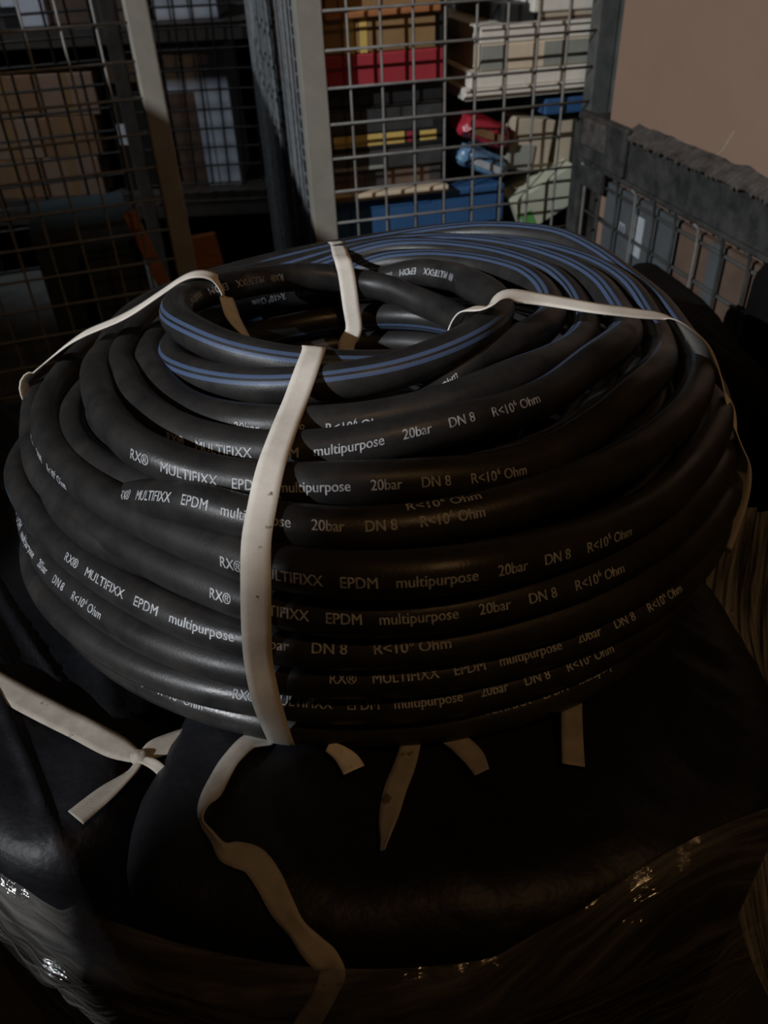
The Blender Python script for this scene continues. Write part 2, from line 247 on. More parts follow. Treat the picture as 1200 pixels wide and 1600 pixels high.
# hose turns: distance from the axis and height of the middle of the hose every 10 degrees (front = 270)
TURNS = {
    'A': [[0.0614,0.1135],[0.0618,0.1138],[0.0624,0.1143],[0.0633,0.1149],[0.0645,0.1157],[0.066,0.1169],[0.0682,0.1188],[0.0717,0.1215],[0.0759,0.1233],[0.0786,0.1254],[0.0791,0.1284],[0.0796,0.1303],[0.0795,0.1315],[0.0776,0.133],[0.0748,0.1347],[0.073,0.1362],[0.0767,0.1366],[0.0841,0.1359],[0.0858,0.1354],[0.0852,0.135],[0.0841,0.1347],[0.0825,0.1339],[0.0804,0.1321],[0.0783,0.1298],[0.0765,0.1279],[0.0752,0.1264],[0.0739,0.125],[0.0722,0.1235],[0.0704,0.122],[0.0686,0.1204],[0.0667,0.1185],[0.0648,0.1167],[0.0632,0.1152],[0.0621,0.1141],[0.0614,0.1135],[0.0612,0.1133]],
    'B': [[0.0683,0.135],[0.0653,0.1352],[0.0655,0.1347],[0.0698,0.1333],[0.0759,0.1317],[0.0811,0.1304],[0.0837,0.1299],[0.0867,0.1272],[0.091,0.1224],[0.0948,0.1184],[0.0972,0.1165],[0.0977,0.116],[0.0965,0.1159],[0.0948,0.116],[0.0935,0.116],[0.0924,0.1159],[0.0914,0.1158],[0.0905,0.1157],[0.0898,0.1158],[0.0893,0.1161],[0.0893,0.1168],[0.0896,0.1178],[0.09,0.1189],[0.0903,0.1198],[0.0903,0.1206],[0.0901,0.1216],[0.0895,0.1228],[0.0886,0.124],[0.0871,0.1253],[0.0854,0.127],[0.0844,0.1292],[0.0834,0.1315],[0.081,0.1328],[0.0781,0.1336],[0.0749,0.1341],[0.0716,0.1346]],
    'C': [[0.1011,0.1253],[0.1014,0.1288],[0.1008,0.1313],[0.1006,0.1319],[0.1,0.1324],[0.0994,0.1326],[0.1008,0.1321],[0.1039,0.131],[0.1075,0.1289],[0.1103,0.1231],[0.1117,0.1118],[0.1118,0.1049],[0.1111,0.1036],[0.1099,0.1039],[0.1078,0.1038],[0.1042,0.1029],[0.0997,0.1016],[0.0957,0.1005],[0.0935,0.0998],[0.0932,0.0996],[0.0937,0.0998],[0.0944,0.1007],[0.0953,0.1023],[0.0959,0.1039],[0.0956,0.1052],[0.0951,0.1059],[0.0946,0.106],[0.0939,0.106],[0.0923,0.1062],[0.0896,0.1093],[0.0861,0.1175],[0.0858,0.1229],[0.0885,0.1243],[0.0917,0.1247],[0.0951,0.1246],[0.0985,0.1244]],
    'D': [[0.1174,0.119],[0.1183,0.1241],[0.1181,0.1289],[0.1177,0.1312],[0.1176,0.1329],[0.1189,0.1337],[0.1208,0.134],[0.123,0.1343],[0.1246,0.1333],[0.1251,0.1298],[0.1249,0.125],[0.1241,0.1209],[0.123,0.119],[0.1213,0.1186],[0.1189,0.1178],[0.1155,0.1157],[0.1116,0.1129],[0.1078,0.1108],[0.1044,0.1104],[0.1014,0.1118],[0.1,0.1135],[0.1011,0.1142],[0.1042,0.1142],[0.1082,0.114],[0.1118,0.1142],[0.1144,0.115],[0.1147,0.1153],[0.1134,0.1154],[0.1114,0.1161],[0.1094,0.1171],[0.1084,0.1192],[0.1088,0.1204],[0.1102,0.1202],[0.1119,0.1195],[0.1138,0.1187],[0.1157,0.1183]],
    'E': [[0.1351,0.1215],[0.1349,0.1264],[0.1346,0.1297],[0.1348,0.1317],[0.1352,0.1334],[0.1349,0.1347],[0.1342,0.1353],[0.1345,0.1349],[0.1355,0.1332],[0.136,0.1302],[0.1361,0.1266],[0.1361,0.1234],[0.1359,0.1217],[0.1353,0.1216],[0.1338,0.1206],[0.1311,0.1174],[0.1276,0.113],[0.1238,0.1094],[0.1198,0.1084],[0.1154,0.1104],[0.1131,0.1127],[0.1146,0.1141],[0.1187,0.1148],[0.1238,0.1147],[0.1292,0.1138],[0.1319,0.1128],[0.1321,0.1125],[0.1302,0.1132],[0.1282,0.1152],[0.1265,0.1162],[0.1256,0.1154],[0.1267,0.1173],[0.1304,0.1241],[0.1325,0.1252],[0.1336,0.1232],[0.1345,0.121]],
    'F': [[0.1518,0.1156],[0.1519,0.1231],[0.1523,0.1274],[0.1527,0.1299],[0.1528,0.1317],[0.1528,0.1324],[0.1526,0.1319],[0.1523,0.1307],[0.1521,0.129],[0.152,0.126],[0.1521,0.122],[0.1519,0.1195],[0.1514,0.1189],[0.1498,0.1177],[0.1464,0.1148],[0.1422,0.111],[0.138,0.108],[0.1342,0.1072],[0.1305,0.1085],[0.1274,0.1106],[0.1261,0.1126],[0.128,0.1139],[0.1331,0.1146],[0.1408,0.1152],[0.1489,0.1141],[0.1504,0.1101],[0.1508,0.1087],[0.1514,0.1089],[0.1513,0.1077],[0.1505,0.1051],[0.149,0.1048],[0.148,0.109],[0.1481,0.1135],[0.1491,0.1138],[0.1502,0.1127],[0.1512,0.1122]],
    'G': [[0.1688,0.1077],[0.1688,0.1151],[0.1688,0.1217],[0.1691,0.1301],[0.1694,0.1365],[0.1692,0.1378],[0.1687,0.137],[0.1692,0.1343],[0.1699,0.1305],[0.1698,0.127],[0.1691,0.1237],[0.1682,0.1208],[0.167,0.118],[0.1654,0.1154],[0.1635,0.1124],[0.1606,0.1071],[0.1555,0.0971],[0.1509,0.0869],[0.1476,0.0804],[0.1432,0.0769],[0.1395,0.0751],[0.1387,0.0746],[0.1405,0.0771],[0.1458,0.0858],[0.1534,0.0968],[0.1613,0.1042],[0.1665,0.1027],[0.1678,0.0999],[0.1675,0.0992],[0.1666,0.0996],[0.1658,0.1005],[0.1652,0.1013],[0.1652,0.1021],[0.1661,0.1031],[0.1673,0.1043],[0.1683,0.1056]],
    'H': [[0.1808,0.0882],[0.181,0.09],[0.1813,0.0917],[0.1815,0.0935],[0.1817,0.0952],[0.1819,0.0967],[0.182,0.0979],[0.1822,0.0983],[0.1822,0.0981],[0.182,0.0981],[0.1814,0.0985],[0.1806,0.0991],[0.1795,0.0996],[0.1779,0.1],[0.1753,0.1001],[0.1718,0.0995],[0.168,0.0972],[0.1637,0.0935],[0.1592,0.0918],[0.1552,0.0919],[0.1525,0.0914],[0.1509,0.0906],[0.1506,0.09],[0.1524,0.0899],[0.1564,0.09],[0.1638,0.0902],[0.1751,0.0912],[0.1847,0.093],[0.1883,0.0934],[0.1838,0.0901],[0.1795,0.0865],[0.1764,0.0843],[0.1745,0.0833],[0.1755,0.0836],[0.1782,0.0849],[0.1802,0.0865]],
    'I': [[0.1858,0.0694],[0.1865,0.0706],[0.187,0.0721],[0.1874,0.074],[0.1877,0.0762],[0.1879,0.0783],[0.188,0.0799],[0.1881,0.0805],[0.1881,0.0805],[0.188,0.08],[0.1874,0.0791],[0.1867,0.0779],[0.1862,0.0767],[0.1862,0.0761],[0.1877,0.0762],[0.19,0.0769],[0.1906,0.0777],[0.1847,0.0781],[0.1725,0.0778],[0.1645,0.0759],[0.1593,0.074],[0.1545,0.0732],[0.1524,0.073],[0.1538,0.073],[0.1577,0.073],[0.1648,0.0733],[0.1744,0.0739],[0.1806,0.074],[0.1826,0.0737],[0.1815,0.0723],[0.18,0.0705],[0.1783,0.0691],[0.1774,0.0681],[0.1794,0.0677],[0.1825,0.0678],[0.1847,0.0684]],
    'J': [[0.1915,0.0528],[0.1918,0.0545],[0.192,0.056],[0.1921,0.0572],[0.1921,0.0583],[0.1921,0.0593],[0.192,0.0599],[0.1921,0.0602],[0.1921,0.0601],[0.192,0.06],[0.1917,0.06],[0.1914,0.06],[0.1908,0.06],[0.1899,0.06],[0.1887,0.06],[0.187,0.0599],[0.185,0.06],[0.1829,0.0603],[0.1803,0.0608],[0.176,0.0606],[0.1688,0.0589],[0.1632,0.0575],[0.1608,0.0571],[0.1611,0.057],[0.1643,0.057],[0.1695,0.057],[0.1744,0.057],[0.1774,0.057],[0.179,0.0568],[0.1795,0.0563],[0.1805,0.0559],[0.1808,0.0544],[0.1813,0.0523],[0.1842,0.0512],[0.188,0.0509],[0.1905,0.0515]],
    'K': [[0.1887,0.0375],[0.1895,0.0388],[0.19,0.0399],[0.1902,0.0407],[0.1902,0.0412],[0.1901,0.0416],[0.19,0.042],[0.19,0.0424],[0.19,0.0428],[0.19,0.043],[0.1902,0.0431],[0.1904,0.0431],[0.1904,0.043],[0.1899,0.043],[0.1889,0.0431],[0.1875,0.0431],[0.1855,0.0431],[0.1829,0.043],[0.1792,0.0425],[0.1747,0.0419],[0.1702,0.0413],[0.1665,0.041],[0.1644,0.041],[0.1645,0.041],[0.1666,0.041],[0.1695,0.041],[0.1723,0.041],[0.1746,0.041],[0.1757,0.0409],[0.1758,0.0403],[0.1774,0.04],[0.1795,0.0392],[0.1813,0.0379],[0.1837,0.0368],[0.186,0.0361],[0.1876,0.0364]],
    'L': [[0.1812,0.0244],[0.182,0.0245],[0.1825,0.0247],[0.1827,0.025],[0.1829,0.0253],[0.183,0.0255],[0.1831,0.0256],[0.1831,0.0256],[0.183,0.0255],[0.183,0.0255],[0.1831,0.0255],[0.1832,0.0255],[0.1832,0.0255],[0.183,0.0255],[0.1825,0.0254],[0.1819,0.0253],[0.1811,0.0251],[0.1799,0.025],[0.1783,0.025],[0.1762,0.025],[0.174,0.025],[0.1714,0.0248],[0.169,0.0246],[0.1678,0.0245],[0.1679,0.0245],[0.1679,0.0245],[0.1686,0.0245],[0.1706,0.0245],[0.1723,0.0245],[0.1732,0.0245],[0.1747,0.0245],[0.1764,0.0245],[0.1772,0.0245],[0.178,0.0245],[0.179,0.0245],[0.1801,0.0244]],
    'M': [[0.1738,0.0085],[0.174,0.0085],[0.1741,0.0086],[0.1741,0.0088],[0.174,0.0089],[0.174,0.009],[0.174,0.009],[0.174,0.009],[0.174,0.009],[0.174,0.009],[0.1741,0.009],[0.1741,0.009],[0.1741,0.009],[0.174,0.009],[0.1738,0.009],[0.1734,0.009],[0.1729,0.009],[0.1719,0.009],[0.1703,0.009],[0.1681,0.009],[0.166,0.009],[0.1642,0.0088],[0.1627,0.0086],[0.1618,0.0085],[0.1618,0.0085],[0.163,0.0085],[0.1649,0.0085],[0.1665,0.0085],[0.1682,0.0085],[0.1703,0.0085],[0.1718,0.0085],[0.1724,0.0085],[0.1727,0.0085],[0.173,0.0085],[0.1733,0.0085],[0.1736,0.0085]],
    'N': [[0.084,0.1],[0.0842,0.1004],[0.0844,0.101],[0.0846,0.1016],[0.0848,0.1022],[0.0849,0.1027],[0.085,0.103],[0.0849,0.1029],[0.0847,0.1026],[0.0844,0.1022],[0.0842,0.1018],[0.084,0.1013],[0.084,0.101],[0.0842,0.1008],[0.0846,0.1006],[0.085,0.1005],[0.0854,0.1004],[0.0858,0.1002],[0.086,0.1],[0.086,0.0997],[0.0859,0.0993],[0.0857,0.0988],[0.0855,0.0984],[0.0853,0.0981],[0.085,0.098],[0.0847,0.0981],[0.0843,0.0985],[0.0839,0.0989],[0.0835,0.0993],[0.0832,0.0997],[0.083,0.1],[0.083,0.1001],[0.0831,0.1],[0.0833,0.0999],[0.0836,0.0999],[0.0838,0.0999]],
    'O': [[0.086,0.083],[0.0862,0.0834],[0.0864,0.084],[0.0866,0.0846],[0.0868,0.0852],[0.0869,0.0857],[0.087,0.086],[0.0869,0.0859],[0.0867,0.0856],[0.0864,0.0852],[0.0862,0.0848],[0.086,0.0843],[0.086,0.084],[0.0862,0.0838],[0.0866,0.0836],[0.087,0.0835],[0.0874,0.0834],[0.0878,0.0832],[0.088,0.083],[0.088,0.0827],[0.0879,0.0823],[0.0877,0.0818],[0.0875,0.0814],[0.0873,0.0811],[0.087,0.081],[0.0867,0.0811],[0.0863,0.0815],[0.0859,0.0819],[0.0855,0.0823],[0.0852,0.0827],[0.085,0.083],[0.085,0.0831],[0.0851,0.083],[0.0853,0.0829],[0.0856,0.0829],[0.0858,0.0829]],
    'P': [[0.083,0.066],[0.0832,0.0664],[0.0834,0.067],[0.0836,0.0676],[0.0838,0.0682],[0.0839,0.0687],[0.084,0.069],[0.0839,0.0689],[0.0837,0.0686],[0.0834,0.0682],[0.0832,0.0678],[0.083,0.0673],[0.083,0.067],[0.0832,0.0668],[0.0836,0.0666],[0.084,0.0665],[0.0844,0.0664],[0.0848,0.0662],[0.085,0.066],[0.085,0.0657],[0.0849,0.0653],[0.0847,0.0648],[0.0845,0.0644],[0.0843,0.0641],[0.084,0.064],[0.0837,0.0641],[0.0833,0.0645],[0.0829,0.0649],[0.0825,0.0653],[0.0822,0.0657],[0.082,0.066],[0.082,0.0661],[0.0821,0.066],[0.0823,0.0659],[0.0826,0.0659],[0.0828,0.0659]],
    'Q': [[0.087,0.049],[0.0872,0.0494],[0.0874,0.05],[0.0876,0.0506],[0.0878,0.0512],[0.0879,0.0517],[0.088,0.052],[0.0879,0.0519],[0.0877,0.0516],[0.0874,0.0512],[0.0872,0.0508],[0.087,0.0503],[0.087,0.05],[0.0872,0.0498],[0.0876,0.0496],[0.088,0.0495],[0.0884,0.0494],[0.0888,0.0492],[0.089,0.049],[0.089,0.0487],[0.0889,0.0483],[0.0887,0.0478],[0.0885,0.0474],[0.0883,0.0471],[0.088,0.047],[0.0877,0.0471],[0.0873,0.0475],[0.0869,0.0479],[0.0865,0.0483],[0.0862,0.0487],[0.086,0.049],[0.086,0.0491],[0.0861,0.049],[0.0863,0.0489],[0.0866,0.0489],[0.0868,0.0489]],
    'R': [[0.084,0.032],[0.0842,0.0324],[0.0844,0.033],[0.0846,0.0336],[0.0848,0.0342],[0.0849,0.0347],[0.085,0.035],[0.0849,0.0349],[0.0847,0.0346],[0.0844,0.0342],[0.0842,0.0338],[0.084,0.0333],[0.084,0.033],[0.0842,0.0328],[0.0846,0.0326],[0.085,0.0325],[0.0854,0.0324],[0.0858,0.0322],[0.086,0.032],[0.086,0.0317],[0.0859,0.0313],[0.0857,0.0308],[0.0855,0.0304],[0.0853,0.0301],[0.085,0.03],[0.0847,0.0301],[0.0843,0.0305],[0.0839,0.0309],[0.0835,0.0313],[0.0832,0.0317],[0.083,0.032],[0.083,0.0321],[0.0831,0.032],[0.0833,0.0319],[0.0836,0.0319],[0.0838,0.0319]],
    'S': [[0.086,0.0145],[0.0862,0.0149],[0.0864,0.0155],[0.0866,0.0161],[0.0868,0.0167],[0.0869,0.0172],[0.087,0.0175],[0.0869,0.0174],[0.0867,0.0171],[0.0864,0.0167],[0.0862,0.0163],[0.086,0.0158],[0.086,0.0155],[0.0862,0.0153],[0.0866,0.0151],[0.087,0.015],[0.0874,0.0149],[0.0878,0.0147],[0.088,0.0145],[0.088,0.0142],[0.0879,0.0138],[0.0877,0.0133],[0.0875,0.0129],[0.0873,0.0126],[0.087,0.0125],[0.0867,0.0126],[0.0863,0.013],[0.0859,0.0134],[0.0855,0.0138],[0.0852,0.0142],[0.085,0.0145],[0.085,0.0146],[0.0851,0.0145],[0.0853,0.0144],[0.0856,0.0144],[0.0858,0.0144]],
    'T': [[0.141,0.092],[0.141,0.092],[0.141,0.092],[0.141,0.092],[0.141,0.092],[0.141,0.092],[0.141,0.092],[0.141,0.092],[0.141,0.092],[0.141,0.092],[0.141,0.092],[0.141,0.092],[0.141,0.092],[0.141,0.092],[0.141,0.092],[0.141,0.092],[0.141,0.092],[0.141,0.092],[0.141,0.092],[0.141,0.092],[0.141,0.092],[0.141,0.092],[0.141,0.092],[0.141,0.092],[0.141,0.092],[0.141,0.092],[0.141,0.092],[0.141,0.092],[0.141,0.098],[0.141,0.098],[0.141,0.098],[0.141,0.098],[0.141,0.098],[0.141,0.098],[0.141,0.098],[0.141,0.098]],
    'U': [[0.118,0.085],[0.118,0.085],[0.118,0.085],[0.118,0.085],[0.118,0.085],[0.118,0.085],[0.118,0.085],[0.118,0.085],[0.118,0.085],[0.118,0.085],[0.118,0.085],[0.118,0.085],[0.118,0.085],[0.118,0.085],[0.118,0.085],[0.118,0.085],[0.118,0.085],[0.118,0.085],[0.118,0.085],[0.118,0.085],[0.118,0.085],[0.118,0.085],[0.118,0.085],[0.118,0.085],[0.118,0.085],[0.118,0.085],[0.118,0.085],[0.118,0.085],[0.118,0.085],[0.118,0.085],[0.118,0.085],[0.118,0.085],[0.118,0.085],[0.118,0.085],[0.118,0.085],[0.118,0.085]],
    'V': [[0.155,0.07],[0.155,0.07],[0.155,0.07],[0.155,0.07],[0.155,0.07],[0.155,0.07],[0.155,0.07],[0.155,0.07],[0.155,0.07],[0.155,0.07],[0.155,0.07],[0.155,0.07],[0.155,0.07],[0.155,0.07],[0.155,0.07],[0.155,0.07],[0.155,0.07],[0.155,0.07],[0.155,0.07],[0.155,0.07],[0.155,0.07],[0.155,0.07],[0.155,0.07],[0.155,0.07],[0.155,0.07],[0.155,0.07],[0.155,0.07],[0.155,0.07],[0.155,0.07],[0.155,0.07],[0.155,0.07],[0.155,0.07],[0.155,0.07],[0.155,0.07],[0.155,0.07],[0.155,0.07]],
    'W': [[0.152,0.092],[0.152,0.092],[0.152,0.092],[0.152,0.092],[0.152,0.092],[0.15,0.066],[0.15,0.066],[0.15,0.066],[0.15,0.066],[0.15,0.066],[0.15,0.066],[0.15,0.066],[0.15,0.066],[0.15,0.066],[0.15,0.066],[0.15,0.066],[0.15,0.066],[0.15,0.066],[0.15,0.066],[0.15,0.066],[0.15,0.066],[0.15,0.066],[0.15,0.066],[0.15,0.066],[0.15,0.066],[0.15,0.066],[0.15,0.066],[0.15,0.066],[0.15,0.066],[0.152,0.092],[0.152,0.092],[0.152,0.092],[0.152,0.092],[0.152,0.092],[0.152,0.092],[0.152,0.092]],
    'X': [[0.128,0.094],[0.128,0.094],[0.128,0.094],[0.128,0.094],[0.128,0.094],[0.128,0.094],[0.128,0.094],[0.128,0.094],[0.128,0.094],[0.128,0.094],[0.128,0.094],[0.128,0.094],[0.128,0.094],[0.128,0.094],[0.128,0.094],[0.128,0.094],[0.128,0.094],[0.128,0.094],[0.128,0.094],[0.128,0.094],[0.128,0.094],[0.128,0.094],[0.128,0.094],[0.128,0.094],[0.128,0.094],[0.128,0.094],[0.128,0.094],[0.128,0.094],[0.128,0.094],[0.128,0.094],[0.128,0.094],[0.128,0.094],[0.128,0.094],[0.128,0.094],[0.128,0.094],[0.128,0.094]],
}
# where a print starts or ends on a turn: angle, angle round the hose
PRINTS = [["E","end",304.25,[12,38]],["F","start",239.75,21],["G","end",285.25,38],["H","start",255.75,15],["I","start",253.25,25],["J","start",222.75,36],["K","start",266.75,38],["K","end",232.25,38],["L","start",253.75,40],["M","start",279.25,55],["M","end",247.5,40],["H","end",222.0,5],["D","end",277.0,[8,16]],["C","end",299.25,38],["A","start",122.75,165],["B","start",27.25,160]]
# ties: angle, distance, height along each
STRAPS = [[[208.22,0.064,0.02],[225.7,0.064,0.06],[244.27,0.064,0.1],[253.76,0.066,0.122],[258.17,0.071,0.1325],[259.79,0.08,0.1335],[260.1,0.092,0.1315],[259.56,0.112,0.124],[260.08,0.136,0.121],[260.47,0.156,0.1175],[260.65,0.1705,0.1115],[260.5,0.18,0.103],[260.54,0.1868,0.09],[259.83,0.1866,0.07],[259.38,0.185,0.055],[259.56,0.185,0.04],[259.76,0.182,0.024],[259.73,0.1775,0.01],[258.43,0.168,0.001]],[[200,0.03,0.095],[197.1,0.051,0.119],[175,0.06,0.1255],[161,0.069,0.132],[161,0.0705,0.139],[163,0.0745,0.1445],[166,0.081,0.1465],[168,0.0885,0.1445],[171,0.1,0.138],[173,0.1193,0.1278],[173.5,0.1427,0.1192],[171,0.162,0.1085],[167.4249,0.1859,0.093],[169.6108,0.1925,0.0855],[168,0.1915,0.06],[167,0.19,0.03]],[[95,0.0672,0.07],[95,0.0672,0.09],[90.6236,0.0683,0.0995],[91.4229,0.0678,0.115],[92.4377,0.0699,0.1305],[93.5,0.0725,0.1378],[94,0.0805,0.1395],[94,0.092,0.138],[94,0.12,0.1365],[94,0.152,0.1345],[94.5,0.172,0.1305],[95,0.186,0.116],[95,0.194,0.09],[95,0.199,0.05]],[[316,0.064,0.112],[316,0.066,0.13],[315,0.0735,0.1405],[314.07,0.0853,0.1435],[317.25,0.0875,0.1455],[324.82,0.0887,0.1455],[331.44,0.0995,0.1425],[334.41,0.1211,0.139],[340.23,0.1393,0.134],[342.75,0.1492,0.1315],[342.3,0.1575,0.1285],[344,0.168,0.1165],[344,0.1765,0.103],[343,0.185,0.089],[342,0.1905,0.074],[341.7,0.1945,0.06],[342,0.1955,0.042],[343,0.193,0.012]]]
LOOSE = {"b1":[[-0.2117,0.2698,-0.2866],[-0.1853,0.2515,-0.2839],[-0.1614,0.2358,-0.2817],[-0.1396,0.2225,-0.2799],[-0.1208,0.2105,-0.2783],[-0.111,0.2045,-0.2773],[-0.1068,0.2018,-0.2769]],"b1t1":[[-0.1055,0.1994,-0.2746],[-0.1076,0.1932,-0.2738],[-0.1142,0.1843,-0.2726],[-0.1191,0.1778,-0.2717],[-0.1234,0.1721,-0.2708]],"b1t2":[[-0.105,0.1993,-0.2736],[-0.099,0.1963,-0.2732],[-0.0943,0.1919,-0.2725],[-0.0906,0.1865,-0.2717]],"b1l":[[-0.1049,0.2,-0.2737],[-0.1014,0.204,-0.2744],[-0.0949,0.2075,-0.2748],[-0.0861,0.2109,-0.2753],[-0.0779,0.211,-0.2752]],"b2":[[-0.0491,0.1977,-0.2605],[-0.0577,0.1954,-0.26],[-0.0636,0.1869,-0.2589],[-0.0666,0.1786,-0.2578],[-0.0688,0.1704,-0.2567],[-0.0705,0.164,-0.2556],[-0.0699,0.1578,-0.2549],[-0.0656,0.1518,-0.2539],[-0.0607,0.1455,-0.2532],[-0.0551,0.1436,-0.2527],[-0.0492,0.141,-0.2527],[-0.0438,0.1342,-0.2527],[-0.0392,0.1265,-0.2544],[-0.0346,0.1206,-0.2572],[-0.0294,0.116,-0.2608],[-0.0255,0.1133,-0.2638],[-0.0233,0.1113,-0.2675],[-0.0256,0.1095,-0.2757],[-0.0305,0.1101,-0.2917],[-0.0364,0.1109,-0.3095],[-0.0438,0.1122,-0.3331]],"b3":[[-0.0263,0.1892,-0.2573],[-0.0217,0.1855,-0.2566],[-0.0179,0.181,-0.2562],[-0.0159,0.1767,-0.2554]],"b4":[[0.0064,0.1906,-0.2594],[0.0032,0.1796,-0.258],[-0.0006,0.1685,-0.2562],[-0.0034,0.1566,-0.2546],[-0.0049,0.148,-0.2535],[-0.0059,0.1429,-0.2527]],"b5":[[0.0185,0.1934,-0.2607],[0.0245,0.1903,-0.2603],[0.0295,0.1834,-0.2594],[0.0321,0.1752,-0.2583]],"b6":[[0.076,0.2178,-0.2643],[0.0727,0.2046,-0.2623],[0.0697,0.1909,-0.2605],[0.0668,0.1763,-0.2583]]}
FILMTOP = [[-0.1694,0.1715,-0.278],[-0.1472,0.1572,-0.2715],[-0.1326,0.1498,-0.2664],[-0.1131,0.1398,-0.2642],[-0.0898,0.1282,-0.265],[-0.0581,0.1182,-0.2628],[-0.0394,0.1132,-0.2644],[-0.0211,0.1104,-0.2651],[-0.0027,0.1109,-0.2615],[0.0135,0.1129,-0.2589],[0.0299,0.1164,-0.2568],[0.0559,0.1257,-0.2535],[0.0895,0.1414,-0.2521],[0.1051,0.1483,-0.2531],[0.1328,0.1595,-0.2567],[0.1654,0.1742,-0.2651]]

# ------------------------------------------------------------------ black film-wrapped bundles that carry the coil
def zpl(y): return -0.285 - 0.1405*(y - 0.345)
def yfront(x): return 0.108 + 2.2*x*x if x > -0.2 else 0.196 - 0.88*(x + 0.2)
def bundle(name, outline, ztop, label, seed, wr=0.004, cat='bundle', m='blackfilm'):
    bm = bmesh.new(); n = len(outline); P = [Vector((a, b, 0)) for a, b in outline]
    for _ in range(50): P = [(P[i-1] + P[i]*2 + P[(i+1) % n])/4 for i in range(n)]          # rounded corners
    cen = sum(P, Vector())/n
    nor = []
    for i in range(n):
        t = (P[(i+1) % n]-P[i-1]).normalized(); nor.append(Vector((-t.y, t.x, 0)))   # inward for a ccw outline
    for _ in range(60): nor = [((nor[i-1] + nor[i]*2 + nor[(i+1) % n])/4).normalized() for i in range(n)]
    Rr = 0.023; rings = []
    def ring(fn):
        L = []
        for i in range(n):
            p, drop, k = fn(i)
            z = ztop(p.x, p.y) - drop
            q = Vector((p.x, p.y, z))
            a_ = q.x*0.8 + q.y*0.6; b_ = q.y*0.8 - q.x*0.6; fx = nz3(a_*14+seed, b_*5, q.z*5)*wr + nz3(a_*40, b_*10+seed, q.z*10)*wr*0.35 + nz3(a_*110, b_*22, q.z*22+seed)*wr*0.07
            cr = abs(nz3(a_*20 + seed, b_*2.2, seed)); cr2 = abs(nz3(a_*46, b_*4 + seed, 2*seed))
            fx += wr*(0.9*max(0, 1 - cr*8) + 0.4*max(0, 1 - cr2*7))
            q = q + (nor[i]*-1*k*0.5 + Vector((0, 0, 1))*(1-k))*(fx - wr*0.5)
            L.append(bm.verts.new((q.x, q.y, q.z + Z0)))
        rings.append(L)
    K = 46
    for s in [j/K for j in range(1, K)]:
        ring(lambda i: (cen + (P[i]+nor[i]*Rr-cen)*s, 0, 0))
    for j in range(0, 6):
        a = j/5*math.pi/2
        ring(lambda i: (P[i]+nor[i]*(Rr-Rr*math.sin(a)), Rr-Rr*math.cos(a), math.sin(a)))
    for dz in (0.045, 0.07, 0.1, 0.13, 0.16, 0.2, 0.26, 0.34, 0.45):
        ring(lambda i: (P[i], dz, 1))
    base = []
    for i in range(n): base.append(bm.verts.new((P[i].x, P[i].y, 0.0)))
    rings.append(base)
    c = bm.verts.new((cen.x, cen.y, ztop(cen.x, cen.y) + Z0))
    for i in range(n): bm.faces.new((c, rings[0][i], rings[0][(i+1) % n]))
    for a, b in zip(rings, rings[1:]):
        for i in range(n): bm.faces.new((a[i], b[i], b[(i+1) % n], a[(i+1) % n]))
    bmesh.ops.recalc_face_normals(bm, faces=bm.faces)
    o = link_mesh(name, bm, MT[m], None, True)
    return tag(o, label, cat)
def densify(pts, step=0.006):
    out = []
    for a, b in zip(pts, pts[1:] + pts[:1]):
        a = Vector(a); b = Vector(b); k = max(1, int((b-a).length/step))
        for j in range(k): out.append(tuple(a + (b-a)*j/k))
    return out
def roundpoly(pts, r=0.03):
    out = []
    n = len(pts)
    for i in range(n):
        p = Vector(pts[i]); a = Vector(pts[i-1]); b = Vector(pts[(i+1) % n])
        ra = min(r, (a-p).length*0.45); rb = min(r, (b-p).length*0.45)
        q0 = p + (a-p).normalized()*ra; q1 = p + (b-p).normalized()*rb
        for t in (0, .25, .5, .75, 1): out.append(tuple((1-t)**2*q0 + 2*t*(1-t)*p + t*t*q1))
    return out
xs = [-0.112 + k*(0.16+0.112)/24 for k in range(25)]
front = [(x, yfront(x)) for x in xs]
bundle('wrapped_bundle', densify(front + [(0.172, 0.22), (0.172, 0.62), (-0.089, 0.62), (-0.089, 0.26)]), lambda x, y: zpl(y),
       'black film-wrapped bundle directly below the front of the hose coil', 3.1)
xs = [-0.5 + k*(0.5-0.119)/24 for k in range(25)]
front = [(x, yfront(x)) for x in xs]
bundle('wrapped_bundle', densify(front + [(-0.097, 0.26), (-0.097, 0.66), (-0.5, 0.66)]), lambda x, y: zpl(y) - 0.015,
       'black film-wrapped bundle at left, crossed by the knotted tape', 8.4, 0.0055)
bundle('wrapped_bundle', densify(roundpoly([(0.245, 0.545), (0.325, 0.51), (0.325, 0.78), (0.245, 0.80)])), lambda x, y: -0.275 - (x-0.245)*0.4,
       'black film-wrapped bundle behind the right side of the coil, sloping top', 5.2, m='dullblack')
bundle('wrapped_bundle', densify(roundpoly([(0.335, 0.47), (0.425, 0.45), (0.425, 0.70), (0.335, 0.72)])), lambda x, y: -0.252 + (0.6-y)*0.05,
       'black film-wrapped bundle at the right edge, in front of the mesh box pallet', 6.7, m='dullblack')

